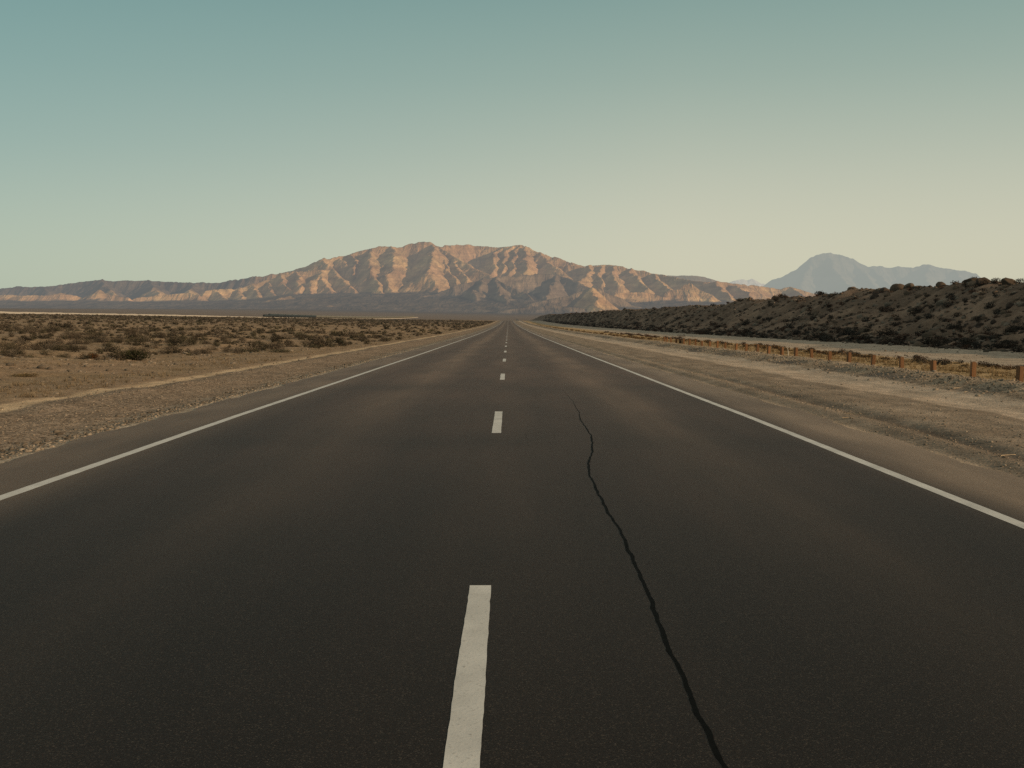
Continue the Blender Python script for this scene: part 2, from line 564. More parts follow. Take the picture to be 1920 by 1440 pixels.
ribbon("edge_line", -4.005, -3.895, -30, 1000, M_PAINT, seed=1)
ribbon("edge_line", 3.412, 3.518, -30, 1000, M_PAINT, seed=9)
cx = -0.145
dash0 = on_flat(900, 1105)[1]
dash_rows = [(dash0 - 3.05, dash0)]
yb = on_flat(940, 815)[1]
for k in range(70):
    dash_rows.append((yb + 12.15 * k, yb + 12.15 * k + 3.05))
dash_rows.append((dash0 - 3.05 - 12.15, dash0 - 12.15))
for k, (a, b) in enumerate(dash_rows):
    ribbon("lane_dash", cx - 0.057, cx + 0.057, a, b, M_PAINT, seed=20 + 7 * k, ragged=0.0028)


def crack(name, pts, width, mat, lift=0.0012):
    P = np.array([on_flat(*p) for p in pts])
    seg = np.concatenate([[0], np.cumsum(np.hypot(*np.diff(P, axis=0).T))])
    s = np.linspace(0, seg[-1], max(20, int(seg[-1] / 0.035)))
    X = np.interp(s, seg, P[:, 0]); Yc = np.interp(s, seg, P[:, 1])
    k = np.exp(-0.5 * (np.arange(-6, 7) / 2.5) ** 2); k /= k.sum()
    X = np.convolve(np.pad(X, 6, mode='edge'), k, mode='valid'); Yc = np.convolve(np.pad(Yc, 6, mode='edge'), k, mode='valid')
    X = X + 0.006 * noise(s / 0.45, 0.4, 5) + 0.008 * noise(s / 0.17, 0.7, 15) + 0.002 * noise(s / 0.09, 0.1, 6)
    tx = np.gradient(X, s); ty = np.gradient(Yc, s); n = np.hypot(tx, ty); nx, ny = -ty / n, tx / n
    w = width * 0.5 * (1 + 0.25 * noise(s / 0.7, 0.9, 7) + 0.30 * noise(s / 0.06, 0.2, 8) + 0.2 * noise(s / 0.2, 0.6, 18)) * np.clip((seg[-1] - s) / 9.0, 0.12, 1)
    Z = np.interp(Yc, RY, z_deck(RY)) + 0.014 + lift
    L_ = np.stack([X + nx * w, Yc + ny * w, Z], -1); R_ = np.stack([X - nx * w, Yc - ny * w, Z], -1)
    V = np.stack([L_, R_], 1).reshape(-1, 3)
    return obj(name, mesh_np(name, V, [grid_faces(len(s), 2)]), mat, road)


main_crack = [(1390, 1500), (1355, 1440), (1340, 1410), (1312, 1352), (1300, 1330), (1268, 1250), (1246, 1210), (1240, 1190), (1216, 1120),
              (1190, 1060), (1163, 1000), (1136, 960), (1120, 925), (1104, 893), (1103, 872), (1111, 850), (1110, 830), (1107, 818),
              (1098, 804), (1088, 789), (1086, 776), (1080, 766), (1073, 752), (1066, 744), (1058, 735)]
crack("crack_seal", main_crack, 0.020, M_TAR)
crack("crack", [(455, 743.5), (480, 742.6), (520, 743.5), (550, 742)], 0.03, M_TAR)
crack("crack", [(612, 742), (650, 739), (690, 738.5), (735, 740)], 0.03, M_TAR)
crack("crack", [(1120, 717), (1150, 715), (1175, 717), (1215, 719)], 0.025, M_TAR)
crack("crack", [(985, 812), (988, 826), (990, 838), (994, 843)], 0.008, M_TAR)


# ------------------------------------------------------------------ mountains
def flow(h, dx, dy):
    ny, nx = h.shape
    best = np.zeros_like(h); rec = np.arange(ny * nx).reshape(ny, nx).copy()
    idx = rec.copy()
    dist = np.ones_like(h)
    for oy, ox in ((-1, 0), (1, 0), (0, -1), (0, 1), (-1, -1), (-1, 1), (1, -1), (1, 1)):
        d = math.hypot(oy * dy, ox * dx)
        hs = np.full_like(h, np.inf); js = np.zeros_like(idx)
        y0, y1 = max(0, -oy), ny - max(0, oy); x0, x1 = max(0, -ox), nx - max(0, ox)
        hs[y0:y1, x0:x1] = h[y0 + oy:y1 + oy, x0 + ox:x1 + ox]
        js[y0:y1, x0:x1] = idx[y0 + oy:y1 + oy, x0 + ox:x1 + ox]
        s = (h - hs) / d
        m = s > best
        best[m] = s[m]; rec[m] = js[m]; dist[m] = d
    return rec.ravel(), dist.ravel()


def erode(h, dx, dy, its, K, m=0.5, diff=0.0):
    ny, nx = h.shape
    for it in range(its):
        rec, dist = flow(h, dx, dy)
        n = rec.size
        depth = (rec != np.arange(n)).astype(np.int32); p = rec.copy()
        for _ in range(14):
            depth = depth + depth[p]; p = p[p]
        order = np.argsort(depth, kind='stable'); ds = depth[order]
        cuts = np.searchsorted(ds, np.arange(ds[-1] + 2))
        A = np.full(n, dx * dy)
        for l in range(ds[-1], 0, -1):
            ii = order[cuts[l]:cuts[l + 1]]
            np.add.at(A, rec[ii], A[ii])
        Fk = K * A ** m / dist
        hf = h.ravel().copy()
        for l in range(1, ds[-1] + 1):
            ii = order[cuts[l]:cuts[l + 1]]
            f = Fk[ii]
            hf[ii] = (hf[ii] + f * np.minimum(hf[rec[ii]], hf[ii])) / (1 + f)
        h = hf.reshape(ny, nx)
        if diff:
            q = np.pad(h, 1, mode='edge')
            h = h + diff * (q[:-2, 1:-1] + q[2:, 1:-1] + q[1:-1, :-2] + q[1:-1, 2:] - 4 * h)
    return h


def ridge_world(pts, wob=0.0, seed=0):
    out = []
    for px, py, Yk in pts:
        a, b = ray(px, py); Y = Yk * 1000.0
        out.append((a * Y, Y, H + b * Y))
    return np.array(out)


def mountain(name, ext, nx, ny, ridges, mat, colf, its=10, K=0.02, warp=35.0, rough=7.0, seed=0, tail=0.22, diff=0.03, sink=4.0, ledge=7.0, base=None):
    x = np.linspace(ext[0], ext[1], nx); yv = np.linspace(ext[2], ext[3], ny)
    Xg, Yg = np.meshgrid(x, yv)
    bz = base(Xg, Yg) if base else ground_z(np.full_like(Xg, -2000.0) * 0 + Xg * 0 - 30, np.hypot(Xg, Yg))
    wx = Xg + warp * fbm(Xg / 420, Yg / 420, 3, seed + 1) + 0.35 * warp * fbm(Xg / 110, Yg / 110, 2, seed + 2)
    wy = Yg + warp * fbm(Xg / 420, Yg / 420, 3, seed + 3) + 0.35 * warp * fbm(Xg / 110, Yg / 110, 2, seed + 4)
    rel = np.zeros_like(Xg)
    tag_ = np.zeros(Xg.shape, np.int16)
    for k, (pts, slope) in enumerate(ridges):
        W = ridge_world(pts)
        for a, b in zip(W[:-1], W[1:]):
            d = b[:2] - a[:2]; L2 = float(d @ d) + 1e-6
            im = int(np.clip(np.searchsorted(yv, 0.5 * (a[1] + b[1])), 0, ny - 1)); jm = int(np.clip(np.searchsorted(x, 0.5 * (a[0] + b[0])), 0, nx - 1))
            b0 = float(bz[im, jm])
            R = max(a[2], b[2]) - b0
            if R <= 0: continue
            reach = R / slope * 3.2
            xm, xM = min(a[0], b[0]) - reach, max(a[0], b[0]) + reach
            ym, yM = min(a[1], b[1]) - reach, max(a[1], b[1]) + reach
            j0, j1 = np.searchsorted(x, [xm, xM]); i0, i1 = np.searchsorted(yv, [ym, yM])
            if j1 <= j0 or i1 <= i0: continue
            sx = wx[i0:i1, j0:j1]; sy = wy[i0:i1, j0:j1]
            t = np.clip(((sx - a[0]) * d[0] + (sy - a[1]) * d[1]) / L2, 0, 1)
            dist = np.hypot(sx - a[0] - t * d[0], sy - a[1] - t * d[1])
            Rk = np.maximum(a[2] + t * (b[2] - a[2]) - b0, 1.0)
            w = Rk * (1 - tail) / slope
            q = dist / w
            hk = Rk * ((1 - tail) * np.maximum(0, 1 - q) ** 1.12 + tail * np.maximum(0, 1 - q / 3.0) ** 2)
            sub = rel[i0:i1, j0:j1]; st = tag_[i0:i1, j0:j1]
            m = hk > sub
            sub[m] = hk[m]; st[m] = k
    amp = np.clip(rel / 120.0, 0, 1)
    rel = rel + amp * ledge * np.sin(2 * math.pi * (rel + 40 * fbm(Xg / 900, Yg / 900, 2, seed + 8)) / 74.0) * np.clip(0.5 + 1.2 * noise(Xg / 500, Yg / 500, seed + 9), 0, 1.2)
    h = rel + amp * rough * fbm(Xg / 150, Yg / 150, 5, seed + 5, 0.55)
    pre = h.copy()
    h = erode(h + 0.02 * (Yg - yv[0]), x[1] - x[0], yv[1] - yv[0], its, K, diff=diff) - 0.02 * (Yg - yv[0])
    cut = np.clip((pre - h) / 30.0, 0, 3)
    h = h + amp * 2.0 * fbm(Xg / 40, Yg / 40, 2, seed + 6)
    Z = bz - sink + h
    me = mesh_np(name, np.stack([Xg, Yg, Z], -1).reshape(-1, 3), [grid_faces(ny, nx)])
    gy, gx = np.gradient(Z, yv[1] - yv[0], x[1] - x[0])
    vcol(me, colf(Xg, Yg, h, np.hypot(gx, gy), cut, tag_).reshape(-1, 3))
    return tag(obj(name, me, mat), kind="structure")


def lerp(a, b, t):
    return a + (b - a) * t[..., None]


MAIN = [(-60, 541, 12.6), (0, 540, 12.6), (30, 536, 12.5), (70, 537, 12.4), (110, 533, 12.4), (160, 526, 12.3), (185, 523, 12.2), (210, 527, 12.2),
        (250, 524, 12.2), (280, 525, 12.2), (330, 527, 12.1), (370, 529, 12.0), (410, 528, 11.9), (440, 523, 11.8), (480, 519, 11.7),
        (510, 513, 11.7), (540, 508, 11.7), (560, 502, 11.6), (590, 491, 11.5), (607, 481, 11.4), (625, 483, 11.5), (650, 477, 11.6),
        (680, 468, 11.7), (708, 460, 11.8), (730, 460, 11.8), (743, 464, 11.9), (765, 457, 12.0), (790, 451, 12.0), (805, 453, 12.0),
        (822, 462, 12.0), (840, 458, 12.2), (880, 458, 12.4), (900, 460, 12.4), (935, 461, 12.3), (975, 459, 12.2), (990, 463, 12.1),
        (1010, 472, 12.0), (1040, 481, 11.9), (1070, 492, 11.8), (1100, 497, 11.7), (1130, 495, 11.6), (1152, 496, 11.5), (1180, 502, 11.4),
        (1220, 509, 11.2), (1250, 515, 11.0), (1290, 524, 10.6), (1315, 527, 10.4), (1341, 525, 10.3), (1370, 531, 10.3), (1400, 532, 10.4),
        (1430, 535, 10.6), (1460, 539, 10.6), (1485, 537, 10.6), (1520, 545, 10.6), (1560, 556, 10.6), (1620, 565, 10.6)]
SP = 0.60
RIDGES = [
    (MAIN, 0.60),
    # the lit front ridge left of the peak, and its ribs
    ([(436, 541, 10.7), (446, 537, 10.7), (473, 531, 10.7), (502, 525, 10.8), (527, 510, 10.9), (552, 507, 10.9), (575, 507, 10.9), (594, 505, 10.9), (619, 503, 11.0), (607, 483, 11.4)], 0.66),
    ([(446, 537, 10.7), (452, 548, 10.3), (456, 558, 10.0)], 0.7),
    ([(473, 531, 10.7), (480, 545, 10.2), (488, 558, 9.9)], 0.7),
    ([(502, 525, 10.8), (508, 540, 10.3), (515, 555, 9.9)], 0.7),
    ([(527, 510, 10.9), (533, 527, 10.4), (548, 547, 9.9)], 0.65),
    ([(556, 507, 10.9), (562, 520, 10.5), (566, 535, 10.1)], 0.8),
    ([(597, 505, 10.9), (600, 514, 10.6), (588, 530, 10.2), (582, 545, 9.9), (575, 556, 9.7)], SP),
    ([(600, 514, 10.6), (615, 535, 10.1), (628, 552, 9.8)], 0.65),
    ([(619, 503, 11.0), (640, 520, 10.5), (662, 545, 9.9)], SP),
    # the high face
    ([(640, 480, 11.6), (652, 497, 11.1), (668, 515, 10.7), (690, 530, 10.3)], 0.7),
    ([(662, 474, 11.6), (667, 490, 11.1), (664, 508, 10.7)], 0.8),
    ([(694, 464, 11.7), (698, 485, 11.0), (697, 505, 10.5), (708, 530, 10.0), (718, 550, 9.7)], SP),
    ([(732, 460, 11.8), (741, 470, 11.4), (736, 490, 10.8), (729, 512, 10.3), (732, 532, 10.0), (738, 546, 9.8)], 0.55),
    ([(808, 455, 12.0), (815, 467, 11.3), (808, 488, 10.7), (804, 510, 10.2), (814, 533, 9.9), (828, 548, 9.7)], 0.55),
    ([(824, 462, 12.0), (850, 478, 11.4), (880, 494, 10.9), (919, 514, 10.4)], 0.58),
    ([(852, 480, 11.4), (862, 502, 10.7), (872, 522, 10.2)], 0.75),
    ([(838, 485, 11.2), (842, 505, 10.7), (852, 524, 10.2)], 0.85),
    ([(942, 461, 12.3), (930, 478, 11.7), (922, 495, 11.3), (919, 512, 10.9)], 0.6),
    ([(958, 461, 12.2), (946, 482, 11.6), (941, 507, 11.0)], 0.85),
    ([(972, 460, 12.2), (962, 485, 11.5), (958, 508, 10.9)], 0.85),
    ([(985, 462, 12.1), (984, 485, 11.4), (986, 507, 10.8)], 0.7),
    ([(1012, 473, 12.0), (1030, 492, 11.4), (1052, 504, 11.0)], 0.62),
    ([(1110, 496, 11.6), (1102, 510, 11.0), (1088, 524, 10.5), (1095, 538, 10.0)], 0.58),
    ([(1152, 497, 11.5), (1152, 512, 11.0), (1160, 530, 10.4)], 0.66),
    ([(1180, 502, 11.4), (1192, 518, 10.8), (1208, 537, 10.2)], 0.66),
    ([(1220, 509, 11.2), (1236, 522, 10.7), (1255, 540, 10.1)], 0.66),
    ([(1129, 495, 11.6), (1124, 512, 11.0), (1130, 528, 10.5)], 0.75),
    # nearer hills below the crest
    ([(831, 548, 9.5), (848, 534, 9.5), (880, 527, 9.6), (904, 522, 9.7), (925, 518, 9.8), (960, 517, 9.9), (1004, 512, 10.1), (1046, 512, 10.2), (1066, 519, 10.0), (1087, 528, 9.8), (1108, 540, 9.6)], 0.55),
    ([(925, 520, 9.8), (936, 538, 9.2), (945, 555, 8.8), (950, 570, 8.4)], SP),
    ([(930, 524, 9.7), (955, 535, 9.4), (982, 548, 9.1), (1000, 562, 8.7)], SP),
    ([(904, 523, 9.7), (893, 545, 9.1), (885, 564, 8.6)], 0.5),
    ([(1046, 513, 10.2), (1035, 535, 9.5), (1022, 556, 9.0)], 0.5),
    ([(1000, 567, 8.1), (1040, 557, 8.1), (1071, 550, 8.15), (1108, 537, 8.2), (1122, 539, 8.2), (1144, 549, 8.2), (1175, 560, 8.2), (1205, 573, 8.2)], 0.5),
    ([(1110, 538, 8.2), (1116, 556, 7.85), (1120, 574, 7.5)], 0.5),
    ([(1255, 543, 9.5), (1278, 536, 9.5), (1297, 530, 9.5), (1316, 543, 9.4), (1330, 552, 9.3)], 0.6),
    ([(1341, 525, 10.3), (1352, 540, 9.9), (1372, 556, 9.4)], SP),
    ([(1370, 531, 10.3), (1395, 544, 9.9), (1420, 558, 9.5)], SP),
    ([(1485, 537, 10.6), (1500, 550, 10.2), (1520, 562, 9.8)], SP),
    ([(1150, 549, 9.4), (1180, 545, 9.5), (1215, 547, 9.5), (1250, 555, 9.4)], 0.5),
    # foothills on the left
    ([(-40, 556, 10.3), (0, 552, 10.3), (45, 550, 10.3), (85, 553, 10.3), (120, 548, 10.3), (145, 554, 10.3)], 0.55),
    ([(150, 556, 10.2), (175, 549, 10.2), (188, 541, 10.2), (205, 550, 10.2), (240, 556, 10.1)], 0.6),
    ([(255, 557, 10.2), (300, 552, 10.2), (350, 547, 10.2), (372, 551, 10.1)], 0.55),
    ([(378, 554, 10.2), (387, 544, 10.3), (405, 540, 10.4), (425, 539, 10.5), (436, 541, 10.7)], 0.62),
    ([(405, 540, 10.4), (415, 551, 10.1), (425, 562, 9.8)], SP),
    ([(188, 523, 12.2), (196, 535, 11.6), (215, 548, 11.0)], 0.5),
    ([(280, 525, 12.2), (290, 537, 11.5), (300, 548, 10.9)], 0.5),
    ([(370, 529, 12.0), (360, 540, 11.4), (350, 548, 10.8)], 0.5),
    ([(80, 537, 12.4), (95, 545, 11.6)], 0.5),
    # low swells on the apron
    ([(470, 566, 9.0), (500, 562, 9.0), (525, 557, 9.0), (545, 553, 9.1), (570, 560, 9.0), (600, 567, 8.9)], 0.45),
    ([(600, 574, 8.3), (622, 569, 8.3), (650, 575, 8.3)], 0.4),
    ([(720, 568, 8.9), (770, 558, 9.1), (800, 551, 9.2), (831, 547, 9.5)], 0.4),
    ([(940, 580, 7.5), (990, 572, 7.6), (1040, 570, 7.6), (1090, 576, 7.6)], 0.35),
]


def col_main(X, Y, h, sl, cut, tg):
    tanr = np.array([0.51, 0.33, 0.19]); buff = np.array([0.66, 0.455, 0.235]); red = np.array([0.46, 0.275, 0.15]); drk = np.array([0.12, 0.105, 0.092])
    scrub = np.array([0.10, 0.088, 0.076])
    n = np.clip(0.5 + 0.9 * fbm(X / 600, Y / 600, 4, 201), 0, 1)
    c = lerp(np.broadcast_to(tanr, X.shape + (3,)), buff, n)
    strata = np.clip(0.5 + 1.2 * noise((h + 25 * fbm(X / 300, Y / 300, 2, 207)) / 45.0, X / 2500, 203), 0, 1)
    c = lerp(c, red, 0.5 * strata)
    c = lerp(c, drk, 0.35 * np.clip(cut - 0.4, 0, 1))
    px = X / Y * F + 953
    # the long dark range on the left, its high slopes only
    dl = sstep(560, 430, px) * sstep(11000, 11500, Y)
    c = lerp(c, drk * 0.95, 0.85 * dl)
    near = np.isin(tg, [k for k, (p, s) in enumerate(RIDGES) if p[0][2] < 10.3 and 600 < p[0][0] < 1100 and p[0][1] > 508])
    c = lerp(c, drk * 1.25, 0.74 * near.astype(float))  # shade on the nearer hills painted into their rock colour
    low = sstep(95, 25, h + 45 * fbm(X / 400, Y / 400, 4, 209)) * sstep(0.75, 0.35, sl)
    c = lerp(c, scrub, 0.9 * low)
    return c


def land_base(X, Y):
    px = X / Y * F + 953
    top = 105 + 70 * sstep(380, 600, px) * sstep(1150, 950, px)
    ap = top * sstep(7250, 10000, Y) * (1 + 0.0 * X)
    return ground_z(np.full_like(X, -30.0), Y) + ap + 9 * fbm(X / 330, Y / 330, 4, 211) * sstep(7300, 7900, Y)


M_MTN = mat_mountain("sunlit desert rock")
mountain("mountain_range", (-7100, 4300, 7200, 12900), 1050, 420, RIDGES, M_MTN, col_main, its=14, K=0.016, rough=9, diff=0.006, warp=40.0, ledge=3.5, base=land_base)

# the lower grey hill behind the right shoulder, the hazy peak and the snowy summits
GH = [([(1215, 520, 15), (1253, 515.6, 15), (1275, 515.5, 15), (1293, 514.6, 15), (1320, 516.7, 15), (1345, 525, 15), (1385, 536, 15)], 0.4)]
FAR = [([(1390, 545, 28), (1433, 533.5, 28), (1451, 521, 28), (1466, 515.6, 28), (1487, 506, 28), (1507, 500, 28), (1520, 486.5, 28), (1531, 476, 28), (1542, 472.8, 28), (1556, 472.5, 28), (1572, 475.3, 28.2), (1588, 479.5, 28.3), (1600, 483.5, 28.4), (1612, 491, 28.5), (1630, 498, 28.5), (1648, 496.5, 28.5), (1669, 501, 28.5),
         (1680, 497, 28.5), (1710, 500, 28.5), (1735, 494.5, 28.5), (1745, 493.5, 28.5), (1760, 499, 28.5), (1790, 504, 28.5), (1815, 507, 28.5),
         (1830, 512, 28.5), (1850, 521, 28.5), (1870, 530, 28.5), (1960, 560, 28.5)], 0.62),
       ([(1553, 475, 28), (1562, 500, 27), (1580, 520, 26), (1600, 540, 25)], 0.6), ([(1520, 490, 28), (1508, 515, 26.8), (1500, 540, 25.5)], 0.6),
       ([(1630, 498, 28.5), (1650, 515, 27.4), (1670, 535, 26)], 0.6), ([(1745, 494, 28.5), (1735, 515, 27.2), (1740, 535, 26)], 0.6),
       ([(1598, 485, 28.4), (1620, 510, 27.2), (1640, 535, 26)], 0.6), ([(1790, 504, 28.5), (1800, 520, 27.3), (1815, 540, 26)], 0.6)]
SNOW = [([(1345, 534, 42), (1368, 527, 42), (1380, 524.5, 42), (1392, 521.5, 42), (1400, 524, 42), (1410, 520.5, 42), (1418, 525, 42), (1436, 532, 42), (1460, 540, 42)], 0.5)]
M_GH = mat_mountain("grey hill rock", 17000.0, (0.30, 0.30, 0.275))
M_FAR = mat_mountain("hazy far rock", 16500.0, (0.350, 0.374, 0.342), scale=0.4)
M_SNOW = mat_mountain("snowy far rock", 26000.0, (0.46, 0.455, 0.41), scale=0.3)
flat_col = lambda c: (lambda X, Y, h, sl, cut, tg: np.broadcast_to(np.array(c), X.shape + (3,)) * (1 - 0.15 * np.clip(cut, 0, 2))[..., None])


def snow_col(X, Y, h, sl, cut, tg):
    return lerp(np.broadcast_to(np.array([0.25, 0.22, 0.19]), X.shape + (3,)), np.array([0.8, 0.78, 0.74]), sstep(800, 1150, h + 200 * fbm(X / 500, Y / 500, 3, 301)))


zero = lambda X, Y: np.full_like(X, 90.0)
mountain("grey_hill", (1500, 5200, 13200, 17000), 220, 120, GH, M_GH, flat_col((0.25, 0.2, 0.16)), its=8, K=0.006, base=zero)
mountain("distant_mountain", (4000, 16500, 22500, 33000), 420, 220, FAR, M_FAR, flat_col((0.25, 0.225, 0.19)), its=12, K=0.009, warp=60, rough=34, base=zero, seed=50)
mountain("snowy_peaks", (6500, 14000, 36000, 47000), 220, 100, SNOW, M_SNOW, snow_col, its=6, K=0.004, warp=90, rough=25, base=zero, seed=80)

# ------------------------------------------------------------------ plants, stones, posts, train
def g_z(X, Y):
    X = np.asarray(X, float); Y = np.asarray(Y, float)
    return z_land(X - wander(X, Y), X, Y)


def px_of(X, Y, Z):
    Xr = X * math.cos(YAW) - Y * math.sin(YAW); Yr = Y * math.cos(YAW) + X * math.sin(YAW)
    f = Yr * math.cos(PITCH) - (Z - H) * math.sin(PITCH); u = Yr * math.sin(PITCH) + (Z - H) * math.cos(PITCH)
    return 960 + F * Xr / f, 720 - F * u / f


def shrub_geo(n, seed, leaf=0.11, squash=0.8, lumps=4, twigs=30, colr=(0.1, 0.08, 0.055), spread=1.0, upright=False):
    """leaf-sized faces through a lumpy dome, on twigs that fan out from the root"""
    r = np.random.default_rng(seed)
    cen = np.stack([r.normal(0, .38, lumps), r.normal(0, .38, lumps), r.uniform(.25, .55, lumps)], -1); cen[0] = (0, 0, .45)
    rad = r.uniform(.38, .62, lumps); rad[0] = .6
    k = r.integers(0, lumps, n)
    d = r.normal(size=(n, 3)); d /= np.linalg.norm(d, axis=1)[:, None]
    rr = rad[k] * r.uniform(.35, 1.08, n) ** 0.6
    P = cen[k] + d * rr[:, None]
    P[:, 2] = np.abs(P[:, 2]) * squash; P[:, :2] *= spread
    if upright: P[:, :2] *= 0.4 + 0.6 * P[:, 2:3]
    t1 = r.normal(size=(n, 3)); t1 /= np.linalg.norm(t1, axis=1)[:, None]
    t1[:, 2] = np.abs(t1[:, 2]) * 0.8 + 0.2
    t2 = np.cross(t1, r.normal(size=(n, 3))); t2 /= np.linalg.norm(t2, axis=1)[:, None] + 1e-9
    s = leaf * r.uniform(.6, 1.4, n)[:, None]
    V = np.stack([P - t2 * s * .38, P + t2 * s * .38, P + t1 * s * 1.2], 1)
    V[..., 2] = np.maximum(V[..., 2], 0.0)
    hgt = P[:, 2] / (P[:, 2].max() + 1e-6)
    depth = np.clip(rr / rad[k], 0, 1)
    sh = (0.45 + 0.55 * depth) * (0.65 + 0.5 * hgt) * (0.75 + 0.5 * r.random(lumps))[k] * r.uniform(.75, 1.25, n)  # leaf colour darkened inside and low as painted self-shade, plus random tone
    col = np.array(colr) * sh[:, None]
    Vs = [V.reshape(-1, 3)]; cs = [np.repeat(col, 3, 0)]
    if twigs:
        q = r.integers(0, n, twigs)
        tip = P[q] * 1.06; root = r.normal(0, .05, (twigs, 3)); root[:, 2] = 0
        side = np.stack([-(tip - root)[:, 1], (tip - root)[:, 0], np.zeros(twigs)], -1)
        side /= np.linalg.norm(side, axis=1)[:, None] + 1e-9
        T = np.stack([root - side * .018, root + side * .018, tip], 1)
        Vs.append(T.reshape(-1, 3)); cs.append(np.repeat(np.array([[.10, .08, .06]]), twigs * 3, 0))
    V = np.concatenate(Vs); c = np.concatenate(cs)
    return V, np.arange(len(V)).reshape(-1, 3), c


_ico = None


def rock_geo(seed, sub=2, flat=0.7, colr=(0.14, 0.115, 0.09)):
    import bmesh
    bm = bmesh.new(); bmesh.ops.create_icosphere(bm, subdivisions=sub, radius=1.0)
    V = np.array([v.co[:] for v in bm.verts]); Fc = np.array([[v.index for v in f.verts] for f in bm.faces]); bm.free()
    r = np.random.default_rng(seed)
    # cut by random planes: angular broken stone
    for _ in range(11):
        n = r.normal(size=3); n /= np.linalg.norm(n); dcut = r.uniform(.55, .9)
        e = V @ n - dcut; m = e > 0
        V[m] -= e[m, None] * n * 0.92
    V = V * np.array([r.uniform(.8, 1.25), r.uniform(.75, 1.1), flat * r.uniform(.8, 1.2)])
    V += 0.03 * r.normal(size=V.shape)
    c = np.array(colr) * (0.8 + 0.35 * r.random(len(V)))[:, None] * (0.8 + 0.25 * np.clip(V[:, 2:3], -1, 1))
    return V, Fc, c


def geo_mesh(name, g):
    me = mesh_np(name, g[0], [g[1]]); vcol(me, g[2]); return me


def scatter_mesh(name, geos, X, Y, Z, S, rot, tilt=None, sz=None, tint=None, seed=0):
    """many small ones in one mesh"""
    r = np.random.default_rng(seed)
    pick = r.integers(0, len(geos), len(X))
    Vs, Fs, Cs = [], [], []; off = 0
    for k, (V, Fc, c) in enumerate(geos):
        ii = np.where(pick == k)[0]
        if not len(ii): continue
        ca, sa = np.cos(rot[ii])[:, None], np.sin(rot[ii])[:, None]
        s = S[ii][:, None]; hz = (sz[ii] if sz is not None else np.ones(len(ii)))[:, None]
        W = np.stack([(V[:, 0] * ca - V[:, 1] * sa) * s + X[ii][:, None], (V[:, 0] * sa + V[:, 1] * ca) * s + Y[ii][:, None], V[:, 2] * s * hz + Z[ii][:, None]], -1)
        Vs.append(W.reshape(-1, 3))
        Fs.append((Fc[None] + (np.arange(len(ii)) * len(V))[:, None, None] + off).reshape(-1, 3)); off += len(ii) * len(V)
        t = (tint[ii] if tint is not None else np.ones((len(ii), 3)))
        Cs.append((c[None] * t[:, None, :]).reshape(-1, 3))
    me = mesh_np(name, np.concatenate(Vs), [np.concatenate(Fs)]); vcol(me, np.concatenate(Cs))
    return me


# --- shrubs of the left plain
KIND = {
    "brown": ((0.098, 0.080, 0.058), "rounded brown twiggy desert shrub on the sandy plain left of the road"),
    "olive": ((0.082, 0.074, 0.048), "low olive-brown leafy desert shrub on the sandy plain left of the road"),
    "grey": ((0.135, 0.114, 0.088), "pale grey dry desert shrub on the sandy plain left of the road"),
    "dark": ((0.050, 0.044, 0.030), "dark brown dense desert shrub on the sandy plain left of the road"),
}
names = list(KIND)
hi, lo = {}, {}
for i, k in enumerate(names):
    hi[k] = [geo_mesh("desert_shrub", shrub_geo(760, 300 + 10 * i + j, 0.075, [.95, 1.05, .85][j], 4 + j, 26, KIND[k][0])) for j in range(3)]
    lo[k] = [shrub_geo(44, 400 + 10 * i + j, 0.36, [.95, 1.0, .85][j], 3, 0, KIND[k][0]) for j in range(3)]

N = 26000
Yc = np.sqrt(rng.uniform(20.0 ** 2, 720.0 ** 2, N)); Xc = -rng.uniform(0, 0.62, N) * Yc - 8
dens = np.where(Yc < 140, 1.0, 0.75)
clump = 0.75 + 0.55 * fbm(Xc / 16.0, Yc / 16.0, 2, 401)
lim = -(9.3 + 9.0 * np.clip((58 - Yc) / 26, 0, 1.15))
keep = (Xc < lim) & (rng.random(N) < np.clip(dens * clump, 0.12, 1)) & (Xc > -292)
Xc, Yc = Xc[keep], Yc[keep]
# extra scrub near the front, where single plants are seen
n2 = 2000
Y2 = rng.uniform(24, 130, n2); X2 = -rng.uniform(0.05, 0.56, n2) * Y2 - 7
lim2 = -(9.3 + 9.0 * np.clip((58 - Y2) / 26, 0, 1.15))
ok = X2 < lim2
Xc = np.concatenate([Xc, X2[ok]]); Yc = np.concatenate([Yc, Y2[ok]])
n = len(Xc)
Sc = np.clip(rng.lognormal(math.log(0.28), 0.36, n), 0.12, 0.66) * (1 + 0.35 * sstep(100, 400, Yc))
Zc = g_z(Xc, Yc) - 0.04
px, py = px_of(Xc, Yc, Zc)
vis = (px > -40) & (px < 1960)
score = np.where(vis, Sc / Yc, 0)
order = np.argsort(-score)
nearset = order[:150]
kidx = rng.choice(4, n, p=[.42, .22, .2, .16])
for i in nearset:
    k = names[kidx[i]]
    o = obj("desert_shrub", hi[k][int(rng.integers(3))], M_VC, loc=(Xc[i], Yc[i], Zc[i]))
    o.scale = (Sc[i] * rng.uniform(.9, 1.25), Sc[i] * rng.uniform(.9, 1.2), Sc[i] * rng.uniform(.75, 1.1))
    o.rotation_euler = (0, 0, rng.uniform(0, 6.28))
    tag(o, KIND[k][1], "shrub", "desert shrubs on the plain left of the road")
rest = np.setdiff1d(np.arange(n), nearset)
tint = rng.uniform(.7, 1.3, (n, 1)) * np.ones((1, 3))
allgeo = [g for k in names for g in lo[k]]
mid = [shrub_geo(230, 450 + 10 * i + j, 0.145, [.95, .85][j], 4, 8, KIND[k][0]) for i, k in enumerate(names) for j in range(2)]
close = rest[Yc[rest] < 125]; rest = rest[Yc[rest] >= 125]
